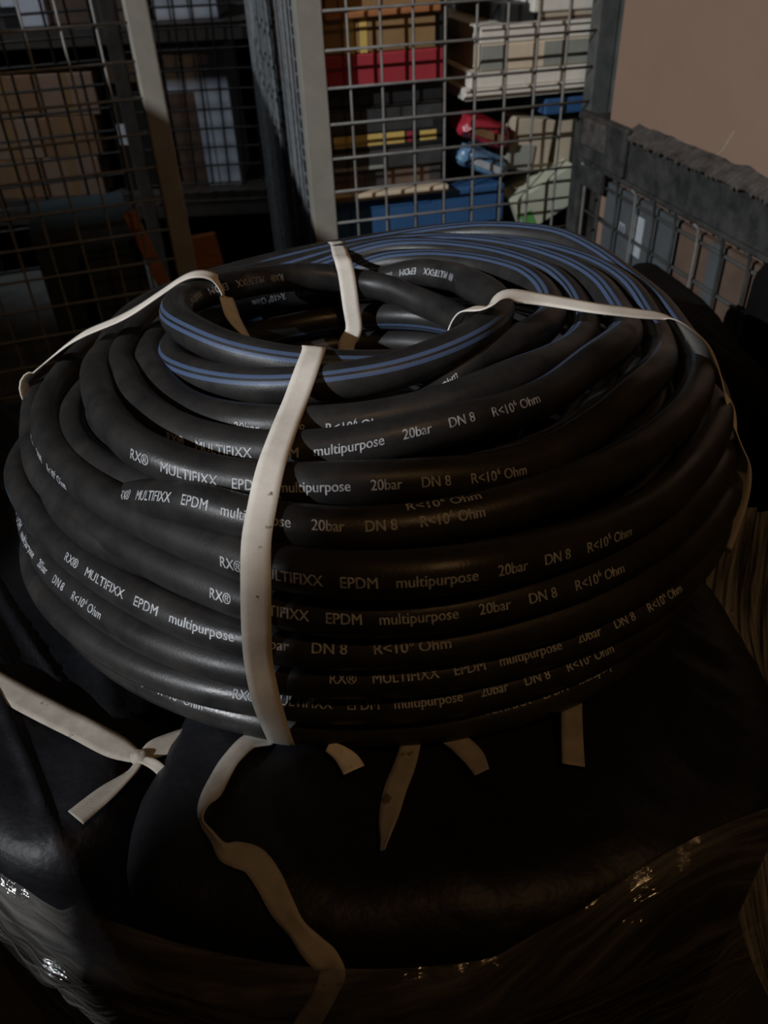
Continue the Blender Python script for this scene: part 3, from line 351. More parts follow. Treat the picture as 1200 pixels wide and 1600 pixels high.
# ------------------------------------------------------------------ the coil of hose
TILT = R(-8); HR = 0.008
coil = thing('hose_coil', (-0.012, 0.345 + 0.015*math.cos(R(8)), -0.285 - 0.015*math.sin(R(8))),
             'thick coil of black rubber hose with blue stripes, tied with pale tape, on black bundles', 'hose')
coil.rotation_euler = (TILT, 0, 0)
CM = Matrix.Translation(coil.location) @ Matrix.Rotation(TILT, 4, 'X')
def tp(k, th):
    S = TURNS[k]; n = len(S); x = (th % 360)/10; i = int(x); u = x - i
    a, b, c, d = (S[(i+j) % n] for j in (-1, 0, 1, 2))
    return [0.5*((2*b[q]) + (-a[q]+c[q])*u + (2*a[q]-5*b[q]+4*c[q]-d[q])*u*u + (-a[q]+3*b[q]-3*c[q]+d[q])*u**3) for q in (0, 1)]
def pc(r, th, h):
    a = R(th); return Vector((r*math.cos(a), r*math.sin(a), h))
def lerp_tab(tab, th):
    th %= 360; T = [(tab[-1][0]-360, tab[-1][1])] + list(tab) + [(tab[0][0]+360, tab[0][1])]
    for (a, va), (b, vb) in zip(T, T[1:]):
        if a <= th <= b: return va + (vb-va)*(th-a)/max(1e-6, b-a)
    return tab[0][1]
HIDE = [(0, 215), (180, 215)]
ST_TOP = [(0, 112), (60, 116), (110, 150), (180, 220), (270, 165), (310, 124)]
STRIPE = dict(A=[(0, 10), (90, -40), (175, 20), (215, 38), (270, 44), (330, 35)],
              B=[(0, 8), (30, -20), (90, -40), (175, 15), (215, 35), (270, 40), (330, 28)],
              C=[(0, 116), (60, 116), (110, 150), (180, 220), (270, 200), (310, 150)],
              D=ST_TOP, E=ST_TOP, F=[(0, 106), (60, 114), (110, 150), (180, 220), (270, 170), (310, 112)], G=ST_TOP,
              J=[(0, -145), (130, -145), (150, 100), (185, 10), (215, -40), (260, -80), (300, -145)])
NT, NS = 180, 22
def hose_turn(k):
    bm = bmesh.new(); uvl = bm.loops.layers.uv.new('UVMap'); V = []; W = []
    st = STRIPE.get(k, HIDE)
    for i in range(NT):
        th = i*360/NT; r, h = tp(k, th); c = pc(r, th, h); er = pc(1, th, 0); ps = lerp_tab(st, th)
        q = 1 + 0.012*nz3(math.cos(R(th))*3+ord(k), math.sin(R(th))*3, 0)
        V.append([bm.verts.new(c + HR*q*(math.cos(2*math.pi*j/NS)*er + math.sin(2*math.pi*j/NS)*Vector((0, 0, 1)))) for j in range(NS)])
        W.append([((360*j/NS - ps + 180) % 360) - 180 for j in range(NS)])
    for i in range(NT):
        i2 = (i+1) % NT
        for j in range(NS):
            j2 = (j+1) % NS
            f = bm.faces.new((V[i][j], V[i2][j], V[i2][j2], V[i][j2])); f.smooth = True
            a0, a1, a2, a3 = W[i][j], W[i2][j], W[i2][j2], W[i][j2]
            def near(a, b): return b + 360*round((a-b)/360)
            a1 = near(a0, a1); a2 = near(a0, a2); a3 = near(a0, a3)
            for lp, (u, v) in zip(f.loops, ((i, a0), (i+1, a1), (i+1, a2), (i, a3))): lp[uvl].uv = (u/NT, v/360)
    bmesh.ops.recalc_face_normals(bm, faces=bm.faces)
    return link_mesh('hose_turn', bm, MT['hose'], coil)
TOBJ = {k: hose_turn(k) for k in TURNS}

# printed lettering, bent round each turn
def text_mesh(body, size, off=0.0):
    cu = bpy.data.curves.new('lettering', 'FONT'); cu.body = body; cu.size = 1.0; cu.resolution_u = 3; cu.offset = 0.0
    ob = bpy.data.objects.new('lettering', cu); C.objects.link(ob)
    dg = bpy.context.evaluated_depsgraph_get(); me = bpy.data.meshes.new_from_object(ob.evaluated_get(dg))
    bpy.data.objects.remove(ob); bpy.data.curves.remove(cu)
    vs = [tuple(v.co*size) for v in me.vertices]; fs = [tuple(p.vertices) for p in me.polygons]
    bpy.data.meshes.remove(me)
    return vs, fs
def compose(words, gap):
    x = 0; VS = []; FS = []; n = 0
    for w_, sc, dy, g in words:
        vs, fs = text_mesh(w_, sc)
        nv = len(vs); fs = fs + [tuple(i+nv for i in f) for f in fs]; vs = vs + [(v[0] + 0.035*sc, v[1] + 0.008*sc, 0) for v in vs]   # heavier strokes
        x0 = min(v[0] for v in vs); x1 = max(v[0] for v in vs); o = len(VS)
        VS += [(v[0]-x0+x, v[1]+dy) for v in vs]; FS += [tuple(i+o for i in f) for f in fs]
        x += (x1-x0) + g
    X = max(v[0] for v in VS)
    return [(v[0], v[1]) for v in VS], FS, X
SZ = 0.0052
PHRASE = [('RX®', SZ, 0, .006), ('MULTIFIXX', SZ, 0, .006), ('EPDM', SZ, 0, .006), ('multipurpose', SZ, 0, .0075), ('20bar', SZ, 0, .0075),
          ('DN 8', SZ, 0, .0085), ('R<10', SZ, 0, .0004), ('6', SZ*.62, .0021, .0015), ('Ohm', SZ, 0, 0)]
FULL = compose(PHRASE, 0); TAIL = compose(PHRASE[6:], 0)
TLEN = 0.170
def lettering(k, mode, th0, phi, data=FULL, length=TLEN):
    vs, fs, X = data; sx = length/X
    # table of arc length along the outer side of the turn
    tab = [(0.0, th0)]; s = 0; th = th0; stp = 0.5 if mode == 'start' else -0.5; prev = None
    while s < length*1.05:
        r, h = tp(k, th); pm = phi if not isinstance(phi, (list, tuple)) else sum(phi)/2; p = pc(r + HR*math.cos(R(pm)), th, h + HR*math.sin(R(pm)))
        if prev is not None: s += (p-prev).length; tab.append((s, th))
        prev = p; th += stp
    def theta(x):
        if mode == 'end': x = length - x
        for (s0, t0), (s1, t1) in zip(tab, tab[1:]):
            if s0 <= x <= s1: return t0 + (t1-t0)*(x-s0)/max(1e-9, s1-s0)
        return tab[-1][1]
    bm = bmesh.new(); B = []
    for x, y in vs:
        th = theta(x*sx); r, h = tp(k, th); er = pc(1, th, 0)
        ph = phi if not isinstance(phi, (list, tuple)) else phi[0] + (phi[1]-phi[0])*x/X
        f = R(ph) + (y-0.0018)/HR
        B.append(bm.verts.new(pc(r, th, h) + (HR*1.012+0.0001)*(math.cos(f)*er + math.sin(f)*Vector((0, 0, 1)))))
    for f in fs:
        try: bm.faces.new([B[i] for i in f])
        except ValueError: pass
    o = link_mesh('printed_lettering', bm, MT['ink'], TOBJ[k]); return o
TL = dict(F=.150, G=.150, H=.158, I=.159, J=.178)
for k, mode, th, phi in PRINTS: lettering(k, mode, th, phi, FULL, TL.get(k, .155))
lettering('T', 'end', 313.5, 62, TAIL, 0.022)
lettering('G', 'end', 285.5, 84, TAIL, 0.026)

# ------------------------------------------------------------------ ties round the coil
def ribbon(name, pts, widths, normals, material, rolls=None, parent=None, sub=6, thick=0.0006, wav=0.0):
    """band along pts (world); widths and rolls per point; normals = side of the band that faces out"""
    bm = bmesh.new(); n = len(pts); rows = []
    rolls = rolls or [0]*n
    P = [tuple(p) + (w_, rl) + tuple(nn) for p, w_, rl, nn in zip(pts, widths, rolls, normals)]
    N_ = (n-1)*sub + 1; Q = [catmull(P, i/sub) for i in range(N_)]
    for i, q in enumerate(Q):
        p = Vector(q[:3]); t = (Vector(Q[min(i+1, N_-1)][:3]) - Vector(Q[max(i-1, 0)][:3])).normalized()
        nn = Vector(q[5:8]); nn = (nn - t*nn.dot(t)).normalized(); wd = t.cross(nn).normalized()
        if q[4]:
            rot = Matrix.Rotation(R(q[4]), 3, t); wd = rot @ wd; nn = rot @ nn
        row = []
        for j in range(5):
            u = (j/4 - .5)*q[3]
            b = wav*nz3(p.x*60+j, p.y*60, p.z*60)
            row.append((p + wd*u + nn*(b + thick/2), p + wd*u + nn*(b - thick/2)))
        rows.append([(bm.verts.new(a), bm.verts.new(b)) for a, b in row])
    for a, b in zip(rows, rows[1:]):
        for j in range(4):
            bm.faces.new((a[j][0], a[j+1][0], b[j+1][0], b[j][0])); bm.faces.new((a[j+1][1], a[j][1], b[j][1], b[j+1][1]))
        bm.faces.new((a[0][1], a[0][0], b[0][0], b[0][1])); bm.faces.new((a[4][0], a[4][1], b[4][1], b[4][0]))
    for rw in (rows[0], rows[-1]):
        for j in range(4): bm.faces.new((rw[j][0], rw[j][1], rw[j+1][1], rw[j+1][0]))
    bmesh.ops.recalc_face_normals(bm, faces=bm.faces)
    return link_mesh(name, bm, material, parent, True)
def coil_strap(prof, label, rolls=None, width=0.0095):
    pts, nrm = [], []
    L = [pc(r, th, h) for th, r, h in prof]
    for i, (th, r, h) in enumerate(prof):
        t = L[min(i+1, len(L)-1)] - L[max(i-1, 0)]; tang = pc(1, th+90, 0)
        n = t.cross(tang).normalized()
        # outward = away from the middle of the hose section
        if n.dot(pc(r, th, h) - pc(0.125, th, 0.06)) < 0: n = -n
        pts.append(CM @ L[i]); nrm.append(CM.to_3x3() @ n)
    ws = width if isinstance(width, list) else [width]*len(pts)
    o = ribbon('tie_tape', pts, ws, nrm, MT['tape'], rolls, wav=0.0003)
    return tag(o, label, 'tape')
coil_strap(STRAPS[0], 'long pale tape over the front of the coil, dirt-flecked, running down to the bundle',
           [0]*9 + [0, 0, 0, -6, -22, -30, -24, -8, 0, 0], 0.0100)
coil_strap(STRAPS[1], 'pale tape over the left rim of the coil, running down into the hole', [0]*6 + [-8, -12, -12, -12, -10, -6, 0, 0, 0, 0], 0.0094)
coil_strap(STRAPS[2], 'pale tape over the back rim of the coil, hanging straight into the hole', None, 0.0098)
coil_strap(STRAPS[3], 'pale tape stretched over the right side of the coil, twisted lower down',
           [0]*4 + [8, 14, 14, 10] + [6, 0, -22, -50, -30, 15, -10, -55, -70, -70], 0.0092)

# ------------------------------------------------------------------ loose tape on the bundles below
UPN = (0, -0.1, 1)
def W(L): return [(p[0], p[1], p[2] + Z0) for p in L]
def flat(L, w_, rolls=None, parent=None, name='tape', m='oldtape', nrm=None):
    ws = w_ if isinstance(w_, list) else [w_]*len(L)
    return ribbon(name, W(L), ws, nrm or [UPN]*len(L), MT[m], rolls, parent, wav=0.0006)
k1 = bpy.data.objects.new('knotted_tape', None); C.objects.link(k1)
tag(k1, 'grey-white tape tied in a knot with short tails on the left bundle', 'tape')
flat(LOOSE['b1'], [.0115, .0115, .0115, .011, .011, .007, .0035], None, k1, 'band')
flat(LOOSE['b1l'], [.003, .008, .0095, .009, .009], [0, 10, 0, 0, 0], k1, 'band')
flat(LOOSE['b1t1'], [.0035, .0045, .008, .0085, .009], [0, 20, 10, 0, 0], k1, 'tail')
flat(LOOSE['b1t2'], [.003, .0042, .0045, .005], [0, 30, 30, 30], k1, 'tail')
bm = bmesh.new(); bmesh.ops.create_uvsphere(bm, u_segments=14, v_segments=10, radius=1)
for v in bm.verts:
    v.co = Vector((v.co.x*0.0042, v.co.y*0.0034, v.co.z*0.003))*(1+0.25*nz3(v.co.x*2, v.co.y*2, v.co.z*2)) + Vector((-0.1058, 0.2010, -0.2745 + Z0))
link_mesh('knot', bm, MT['oldtape'], k1, True)
n2 = [UPN]*12 + [(0, -.2, 1), (0, -.4, 1), (0, -.6, .8), (0, -.9, .6), (0, -1, .3), (0, -1, .1), (0, -1, 0), (0, -1, 0), (0, -1, 0)]
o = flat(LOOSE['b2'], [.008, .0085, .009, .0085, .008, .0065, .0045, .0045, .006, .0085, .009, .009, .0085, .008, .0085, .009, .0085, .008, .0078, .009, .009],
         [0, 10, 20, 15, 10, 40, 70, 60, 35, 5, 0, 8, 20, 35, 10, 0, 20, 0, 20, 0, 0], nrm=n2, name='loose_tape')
tag(o, 'long loose tape twisting down the front of the centre bundle', 'tape')
o = flat(LOOSE['b3'], [.004, .006, .008, .0085], [30, 20, 10, 0], name='tape_stub', m='tape'); tag(o, 'short frayed tape end poking out from under the coil front', 'tape')
o = flat(LOOSE['b4'], [.0075, .0085, .0085, .0075, .0045, .002], [0, 5, 10, 20, 40, 50], name='loose_tape'); tag(o, 'tapering tape end hanging straight down right of the short stub', 'tape')
o = flat(LOOSE['b5'], [.0035, .0075, .0085, .006], [20, 10, 0, 10], name='loose_tape'); tag(o, 'curved dim tape piece fourth from left under the coil front', 'tape')
o = flat(LOOSE['b6'], .0085, name='loose_tape'); tag(o, 'straight dim tape below the right front of the coil, nearest the right edge', 'tape')

# ------------------------------------------------------------------ clear stretch film round the bundles
def prof_point(x, d, down, off):
    """point off the bundle front: d = distance in from the edge, then down the face"""
    y0 = yfront(x); low = 0.015*max(0, min(1, (-0.11-x)/0.012)); Rr = 0.03
    if down > 0: return Vector((x, y0-off, zpl(y0) - low - Rr - down))
    if d >= Rr: return Vector((x, y0+d, zpl(y0+d) - low + off))
    a = math.asin((Rr-d)/Rr); return Vector((x, y0+Rr-(Rr+off)*math.sin(a), zpl(y0+d) - low - Rr + (Rr+off)*math.cos(a)))
FTOP = sorted(FILMTOP)
def ytop(x):
    for a, b in zip(FTOP, FTOP[1:]):
        if a[0] <= x <= b[0]: return a[1] + (b[1]-a[1])*(x-a[0])/(b[0]-a[0])
    return FTOP[0][1] if x < FTOP[0][0] else FTOP[-1][1]
fl = bpy.data.objects.new('stretch_film', None); C.objects.link(fl)
tag(fl, 'clear glossy stretch film wrapped round the front of the black bundles', 'plastic film')
bm = bmesh.new(); uvl = bm.loops.layers.uv.new('UVMap'); G = []; U = []
NX, NY = 260, 90
for i in range(NX):
    x = -0.48 + i*(0.176+0.48)/(NX-1); row = []; ur = []
    dt = max(0.006, ytop(x) - yfront(x) if x > -0.165 else 0.006)
    for j in range(NY):
        t = j/(NY-1)
        s = t**1.3*(dt + 0.55)
        p = prof_point(x, max(0, dt - s), max(0, s - dt), 0.007)
        wv = 0.0045*nz3(x*9, s*60, 1) + 0.003*nz3(x*26, s*150, 4) + 0.0016*nz3(x*90, s*200, 9) + 0.0035*nz3(x*75, s*120, 2)*max(0, min(1, (-0.07-x)/0.05))
        k = min(1, s/dt)
        p += Vector((0, -0.5-0.5*k, 1-0.7*k))*(wv + 0.0015)
        row.append(bm.verts.new((p.x, p.y, p.z + Z0))); ur.append((x*4, s*10 + 0.10*nz3(x*5, s*3, 0)))
    G.append(row); U.append(ur)
for i in range(NX-1):
    for j in range(NY-1):
        f = bm.faces.new((G[i][j], G[i][j+1], G[i+1][j+1], G[i+1][j])); f.smooth = True
        for lp, (a, b) in zip(f.loops, ((i, j), (i, j+1), (i+1, j+1), (i+1, j))): lp[uvl].uv = U[a][b]
link_mesh('film_sheet', bm, MT['film'], fl)
# crumpled film standing at the right
bm = bmesh.new(); uvl = bm.loops.layers.uv.new('UVMap'); G = []
LB = [(0.169, 0.316, -0.245), (0.166, 0.311, -0.272), (0.163, 0.299, -0.295), (0.162, 0.278, -0.305), (0.164, 0.261, -0.315), (0.165, 0.241, -0.335), (0.165, 0.221, -0.36), (0.17, 0.211, -0.39), (0.181, 0.2, -0.43), (0.199, 0.188, -0.48), (0.231, 0.186, -0.55)]
RB = [(0.223, 0.31, -0.25), (0.225, 0.295, -0.28), (0.231, 0.288, -0.31), (0.237, 0.283, -0.34), (0.243, 0.276, -0.37), (0.244, 0.265, -0.39), (0.252, 0.255, -0.42), (0.258, 0.24, -0.45), (0.262, 0.221, -0.48), (0.268, 0.202, -0.52), (0.288, 0.195, -0.58)]
NX, NY = 60, 90
for i in range(NX):
    row = []
    for j in range(NY):
        a = catmull(LB, j/(NY-1)*(len(LB)-1)); b = catmull(RB, j/(NY-1)*(len(RB)-1)); t = i/(NX-1)
        p = Vector(a)*(1-t) + Vector(b)*t
        fold = 0.010*nz3(t*7 + 0.4*j/NY, j/NY*2.2, 2) + 0.005*nz3(t*19 + j/NY*1.5, j/NY*3, 7) + 0.002*nz3(t*45, j/NY*9, 3)
        p += Vector((-0.75, -0.6, 0.3))*(fold + 0.02*math.sin(t*3.1)*0.4)
        row.append(bm.verts.new((p.x, p.y, p.z + Z0)))
    G.append(row)
for i in range(NX-1):
    for j in range(NY-1):
        f = bm.faces.new((G[i][j], G[i][j+1], G[i+1][j+1], G[i+1][j])); f.smooth = True
        for lp, (a, b) in zip(f.loops, ((i, j), (i, j+1), (i+1, j+1), (i+1, j))): lp[uvl].uv = (a/NX + 0.15*b/NY, b/NY)
o = link_mesh('crumpled_film', bm, MT['film2']); tag(o, 'crumpled grey stretch film standing at the right edge beside the coil', 'plastic film')

# ------------------------------------------------------------------ mesh cages
def frame(origin, yaw):
    u = Vector((math.cos(yaw), math.sin(yaw), 0)); v = Vector((-math.sin(yaw), math.cos(yaw), 0)); o = Vector(origin)
    return lambda a, b, c: o + u*a + v*b + Vector((0, 0, c))
def wire_obj(parent, pts, rad=0.0025, m='wire', name='wire'):
    bm = bmesh.new(); add_tube(bm, pts, rad, 6)
    return link_mesh(name, bm, MT[m], parent, True)
def mesh_panel(parent, fn, n0, n1, m0, m1, pu, pv, rad, m, name='wire_mesh', jit=0.0):
    """a far or oblique mesh panel as one part; fn(i, k) -> local point"""
    bm = bmesh.new()
    for i in range(n0, n1+1): add_tube(bm, [fn(i*pu + jit*random.uniform(-1, 1), m0*pv), fn(i*pu + jit*random.uniform(-1, 1), m1*pv)], rad, 4)
    for k in range(m0, m1+1): add_tube(bm, [fn(n0*pu, k*pv + jit*random.uniform(-1, 1)), fn(n1*pu, k*pv + jit*random.uniform(-1, 1))], rad, 4)
    return tag(link_mesh(name, bm, MT[m], parent), kind='stuff')

# left cage: local x along its front, y to the back, z from the lens
CB, CT = -1.25, 0.22
yl = R(18.0)
lc = thing('mesh_cage', (-0.3255, 1.3698, 0), 'left wire mesh cage with a pale upright post, nearest the left edge', 'cage', yl)
boxobj('corner_post', MT['post'], lc, -0.0175, 0.0175, -0.002, 0.028, CB, CT, 0.003)
u0 = (-0.4317+0.3255)*math.cos(yl) + (1.3353-1.3698)*math.sin(yl)      # first measured wire, from the post
for i in range(-12, 2):
    x = u0 + 0.05*i
    wire_obj(lc, [(x, 0.006, CB), (x + 0.002*nz3(i, 0, 0), 0.006 + 0.003*nz3(i*3, 1, 0), -0.5), (x, 0.006, CT)], 0.0022)
for k in range(-6, 14):
    z = -0.115 - 0.05*k
    wire_obj(lc, [(u0-0.62, 0.0015, z), (u0-0.2, 0.0015, z + 0.003*nz3(k, 2, 5)), (-0.017, 0.0015, z)], 0.0022)
boxobj('corner_post', MT['post'], lc, u0-0.66, u0-0.62, -0.002, 0.028, CB, CT, 0.003)
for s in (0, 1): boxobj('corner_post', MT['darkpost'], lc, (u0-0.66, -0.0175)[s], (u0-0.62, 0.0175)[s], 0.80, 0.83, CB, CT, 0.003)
mesh_panel(lc, lambda a, b: (a - 0.74, 0.80, b), 0, 14, -24, 4, 0.05, 0.05, 0.003, 'darkwire')
mesh_panel(lc, lambda a, b: (u0-0.64, a + 0.03, b), 0, 15, -24, 4, 0.05, 0.05, 0.0025, 'darkwire')

# centre cage
yc = R(11.8)
cc = thing('mesh_cage', (-0.0734, 1.3334, 0), 'centre wire mesh cage holding stacked cartons and trays', 'cage', yc)
boxobj('corner_post', MT['post'], cc, -0.0185, 0.0185, -0.002, 0.004, CB, CT, 0.001)
boxobj('side_flange', MT['post'], cc, -0.0185, -0.0145, 0.004, 0.04, CB, CT, 0.001)
u1 = (-0.0185+0.0734)*math.cos(yc) + (1.345-1.3334)*math.sin(yc)
for i in range(0, 8):
    x = u1 + 0.05*i
    wire_obj(cc, [(x, 0.0055, CB), (x + 0.0015*nz3(i, 4, 0), 0.0055, -0.4), (x, 0.0055, CT)], 0.0021)
for k in range(-7, 13):
    z = -0.16 - 0.05*k
    wire_obj(cc, [(0.016, 0.001, z), (0.2, 0.001 + 0.002*nz3(k, 1, 1), z + 0.0015*nz3(k, 7, 5)), (0.455, 0.001, z)], 0.0021)
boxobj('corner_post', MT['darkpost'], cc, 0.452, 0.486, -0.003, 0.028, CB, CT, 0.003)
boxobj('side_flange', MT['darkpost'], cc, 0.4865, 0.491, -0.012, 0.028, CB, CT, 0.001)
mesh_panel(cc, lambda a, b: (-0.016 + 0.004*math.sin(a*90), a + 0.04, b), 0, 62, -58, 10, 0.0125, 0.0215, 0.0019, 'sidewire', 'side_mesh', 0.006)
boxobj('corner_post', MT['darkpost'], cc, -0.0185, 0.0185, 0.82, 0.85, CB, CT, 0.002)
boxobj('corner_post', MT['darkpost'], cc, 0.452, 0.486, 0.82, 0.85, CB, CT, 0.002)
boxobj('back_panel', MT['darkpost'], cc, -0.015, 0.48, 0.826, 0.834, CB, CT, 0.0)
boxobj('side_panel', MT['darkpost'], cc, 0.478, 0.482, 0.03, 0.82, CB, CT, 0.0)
boxobj('base_tray', MT['darkpost'], cc, -0.015, 0.476, 0.03, 0.82, -1.19, -1.17, 0.0)

# things in the centre cage; xa..xb along the front, za..zb heights, d how far in, dp depth
FC = frame((-0.0734, 1.3334, 0), yc)
def goods(name, label, cat, m, xa, xb, za, zb, d=0.03, dp=0.3, bev=0.003, roll=0.0, parts=(), yaw=0.0):
    """carton standing behind the mesh: body plus flat parts given in fractions of its front (name, material, x0,x1,z0,z1,proud)"""
    t = thing(name, FC((xa+xb)/2, d, za), label, cat, yc + yaw)
    wd, ht = xb-xa, zb-za; rt = Matrix.Rotation(R(roll), 3, 'Y') if roll else None; ab = Vector((0, dp/2, ht/2))
    boxobj('body', MT[m], t, -wd/2, wd/2, 0, dp, 0, ht, min(bev, ht*0.3), rt, ab)
    for pn, pm, a, b, c, e, pr in parts:
        boxobj(pn, MT[pm], t, -wd/2 + a*wd, -wd/2 + b*wd, -pr, 0.004 if pn != 'lid' else dp*1.0, c*ht, e*ht, 0.0004, rt, ab)
    return t
boxobj('shelf_panel', MT['darkpost'], cc, -0.015, 0.476, 0.034, 0.82, -0.535, -0.524, 0.0)
# left stack, from the bottom up
goods('carton', 'large blue carton at the bottom of the left stack in the centre cage', 'box', 'blue', .024, .332, -.5235, -.388, .05, .115, .004, parts=[('flap', 'blue', .0, .55, .86, .995, .0015), ('tape_strip', 'brown', .28, .40, .93, .99, .0022)])
goods('board_sheet', 'thin pale sheet lying on the large blue carton', 'board', 'cream', .024, .222, -.3875, -.376, .03, .3, .002, parts=[('rusty_edge', 'rustline', .0, .16, .15, .85, .001)])
goods('carton', 'brown carton on the thin pale sheet, under a charcoal carton', 'box', 'brown', .028, .218, -.3755, -.3445, .06, .3, parts=[('label', 'charcoal', .28, .46, .1, .9, .001), ('label', 'charcoal', .88, .99, .1, .9, .001)])
goods('carton', 'charcoal carton between the brown carton and the yellow-banded carton', 'box', 'charcoal', .028, .218, -.344, -.3145, .05, .3, parts=[('strip', 'greygreen', .0, .45, .03, .22, .001)])
goods('carton', 'dark carton with a broken yellow band across its front', 'box', 'black', .029, .219, -.314, -.2725, .05, .3, parts=[('yellow_band', 'yellow', .01, .64, .18, .6, .001), ('yellow_band', 'yellow', .78, .93, .2, .56, .001), ('red_spot', 'red', .66, .73, .2, .58, .001), ('strip', 'charcoal', .0, .9, .68, .97, .001)])
goods('carton', 'dark grey carton directly on the yellow-banded carton', 'box', 'charcoal', .028, .219, -.272, -.2495, .05, .3, parts=[('seam', 'black', .26, .28, .05, .95, .001), ('seam', 'black', .60, .62, .05, .95, .001)])
goods('carton', 'black carton directly under the red carton', 'box', 'black', .029, .2205, -.249, -.218, .06, .3, parts=[('strip', 'rust', .1, .9, .62, .8, .001)])
goods('carton', 'red carton in the left stack of the centre cage', 'box', 'red', .024, .215, -.2175, -.172, .04, .3)
goods('carton', 'tan carton on top of the red carton', 'box', 'tan', .025, .213, -.1715, -.1245, .04, .3, parts=[('tape_strip', 'yellow', .17, .25, .0, .97, .0008), ('tape_strip', 'yellow', .30, .36, .0, .97, .0008), ('dark_edge', 'black', .93, .995, .05, .98, .001)])
goods('board_sheet', 'orange-brown board lying on the tan carton', 'board', 'orange', .028, .207, -.124, -.1155, .03, .3, .002, roll=-1.0)
goods('carton', 'topmost carton of the left stack, light brown, cut by the top of the photo', 'box', 'tan', .032, .213, -.1145, -.055, .05, .3)
goods('carton', 'dark rusty-brown carton standing between the two stacks, high up', 'box', 'rust', .2225, .2525, -.2535, -.08, .14, .25)
# right stack
goods('carton', 'tall dark navy carton behind the bags, carrying the white trays', 'box', 'navy', .235, .474, -.5235, -.2545, .17, .4)
def tray(lab, xa, xb, za, zb, m='white', n=5, d=.05):
    w = [('inner_rim', 'beige', .01, .99, .70, .80, .0008)]
    t = goods('drawer_tray', lab, 'tray', m, xa, xb, za, zb, d, .3, .002, parts=w + [('lip', m, .0, 1.0, .82, 1.0, .004)])
    return t
tray('lowest white tray of the right stack, above the bags', .254, .474, -.254, -.236, n=5)
tray('second white tray from the bottom of the right stack', .263, .474, -.2355, -.213, n=6)
goods('carton', 'cream and grey carton between the white trays of the right stack', 'box', 'cream', .28, .474, -.2125, -.174, .05, .3, parts=[('grey_panel', 'greygreen', .0, .22, .05, .95, .001), ('grey_panel', 'greygreen', .55, .99, .05, .95, .001)])
tray('topmost white tray of the right stack, just below the white lid', .277, .474, -.1735, -.149, n=5)
goods('carton', 'black carton on the topmost white tray', 'box', 'black', .32, .377, -.1485, -.124, .07, .25)
goods('carton', 'brown carton under the white lid at the top right of the centre cage', 'box', 'brown', .381, .474, -.1485, -.137, .06, .28, parts=[('edge', 'beige', .0, 1, .4, .9, .001)])
goods('lid_sheet', 'white lid at the top right of the centre cage', 'box', 'white', .366, .474, -.1365, -.085, .055, .29)
goods('carton', 'dull blue carton wedged under the trays by the right post', 'box', 'blue', .401, .474, -.288, -.2625, .06, .1)
def bag(lab, m, xa, xb, za, zb, d, roll, seed):
    t = thing('plastic_bag', FC((xa+xb)/2, d, (za+zb)/2), lab, 'bag', yc)
    bm = bmesh.new(); bmesh.ops.create_icosphere(bm, subdivisions=4, radius=1)
    for v in bm.verts:
        p = v.co.copy(); s = Vector((math.copysign(abs(p.x)**.6, p.x), math.copysign(abs(p.y)**.7, p.y), math.copysign(abs(p.z)**.6, p.z)))
        q = 1 + .16*nz3(p.x*2.2+seed, p.y*2.2, p.z*2.2) + .07*nz3(p.x*7, p.y*7+seed, p.z*7)
        v.co = Vector((s.x*(xb-xa)/2*q, s.y*.045*q + .045, s.z*(zb-za)/2*q))
    bmesh.ops.rotate(bm, verts=bm.verts, cent=(0, 0, 0), matrix=Matrix.Rotation(R(roll), 3, 'Y'))
    link_mesh('body', bm, MT[m], t, True)
    bm = bmesh.new(); add_box(bm, -(xb-xa)*.25, (xb-xa)*.3, -.004, .0, -(zb-za)*.18, (zb-za)*.12, .001)
    bmesh.ops.rotate(bm, verts=bm.verts, cent=(0, 0, 0), matrix=Matrix.Rotation(R(roll), 3, 'Y'))
    link_mesh('printed_patch', bm, MT['rustline' if m == 'redbag' else 'gtag'], t)
    return t
bag('red plastic bag sagging between the stacks in the centre cage', 'redbag', .246, .345, -.325, -.285, .045, 20, 2.0)
bag('blue and white plastic bag below the red bag', 'bluebag', .245, .342, -.372, -.334, .04, 24, 9.0)
goods('carton', 'crumpled beige carton right of the red bag', 'box', 'beige', .352, .426, -.378, -.295, .075, .08, roll=7, parts=[('flap', 'greygreen', -.1, .55, .0, .5, .004)])
goods('carton', 'small beige carton beside the right post of the centre cage', 'box', 'beige', .438, .473, -.375, -.30, .08, .08)
goods('carton', 'pale green carton tilted in the lower right of the centre cage, green print', 'box', 'palegreen', .352, .476, -.455, -.39, .04, .1, roll=-27, parts=[('green_print', 'green', .02, .2, .1, .55, .001)])
goods('carton', 'black carton lying under the tilted pale green carton', 'box', 'black', .336, .474, -.5235, -.492, .03, .12)

# things in and behind the left cage
def crate(name, label, cat, m, x0, x1, y0, y1, z0, z1, parts=(), bev=0.004, rotz=0):
    t = thing(name, ((x0+x1)/2, y0, z0), label, cat, rotz); w_ = x1-x0
    boxobj('body', MT[m], t, -w_/2, w_/2, 0, y1-y0, 0, z1-z0, bev)
    for pn, pm, a, b, c, e, pr in parts: boxobj(pn, MT[pm], t, -w_/2+a*w_, -w_/2+b*w_, -pr, 0.0, c*(z1-z0), e*(z1-z0), 0.0004)
    return t
boxobj('shelf_panel', MT['darkpost'], lc, u0-0.62, -0.02, 0.05, 0.78, -0.72, -0.70, 0.0)
crate('crate', 'dark teal crate low in the left mesh cage', 'crate', 'teal', -.67, -.475, 1.60, 1.82, -.70, -.47, [('rim', 'darkgreen', 0, 1, .88, 1, .006)], rotz=yl)
crate('crate', 'dark green crate beside the orange board in the left cage', 'crate', 'darkgreen', -.53, -.425, 1.46, 1.55, -.70, -.46, [('rim', 'teal', 0, 1, .9, 1, .006)], rotz=yl)
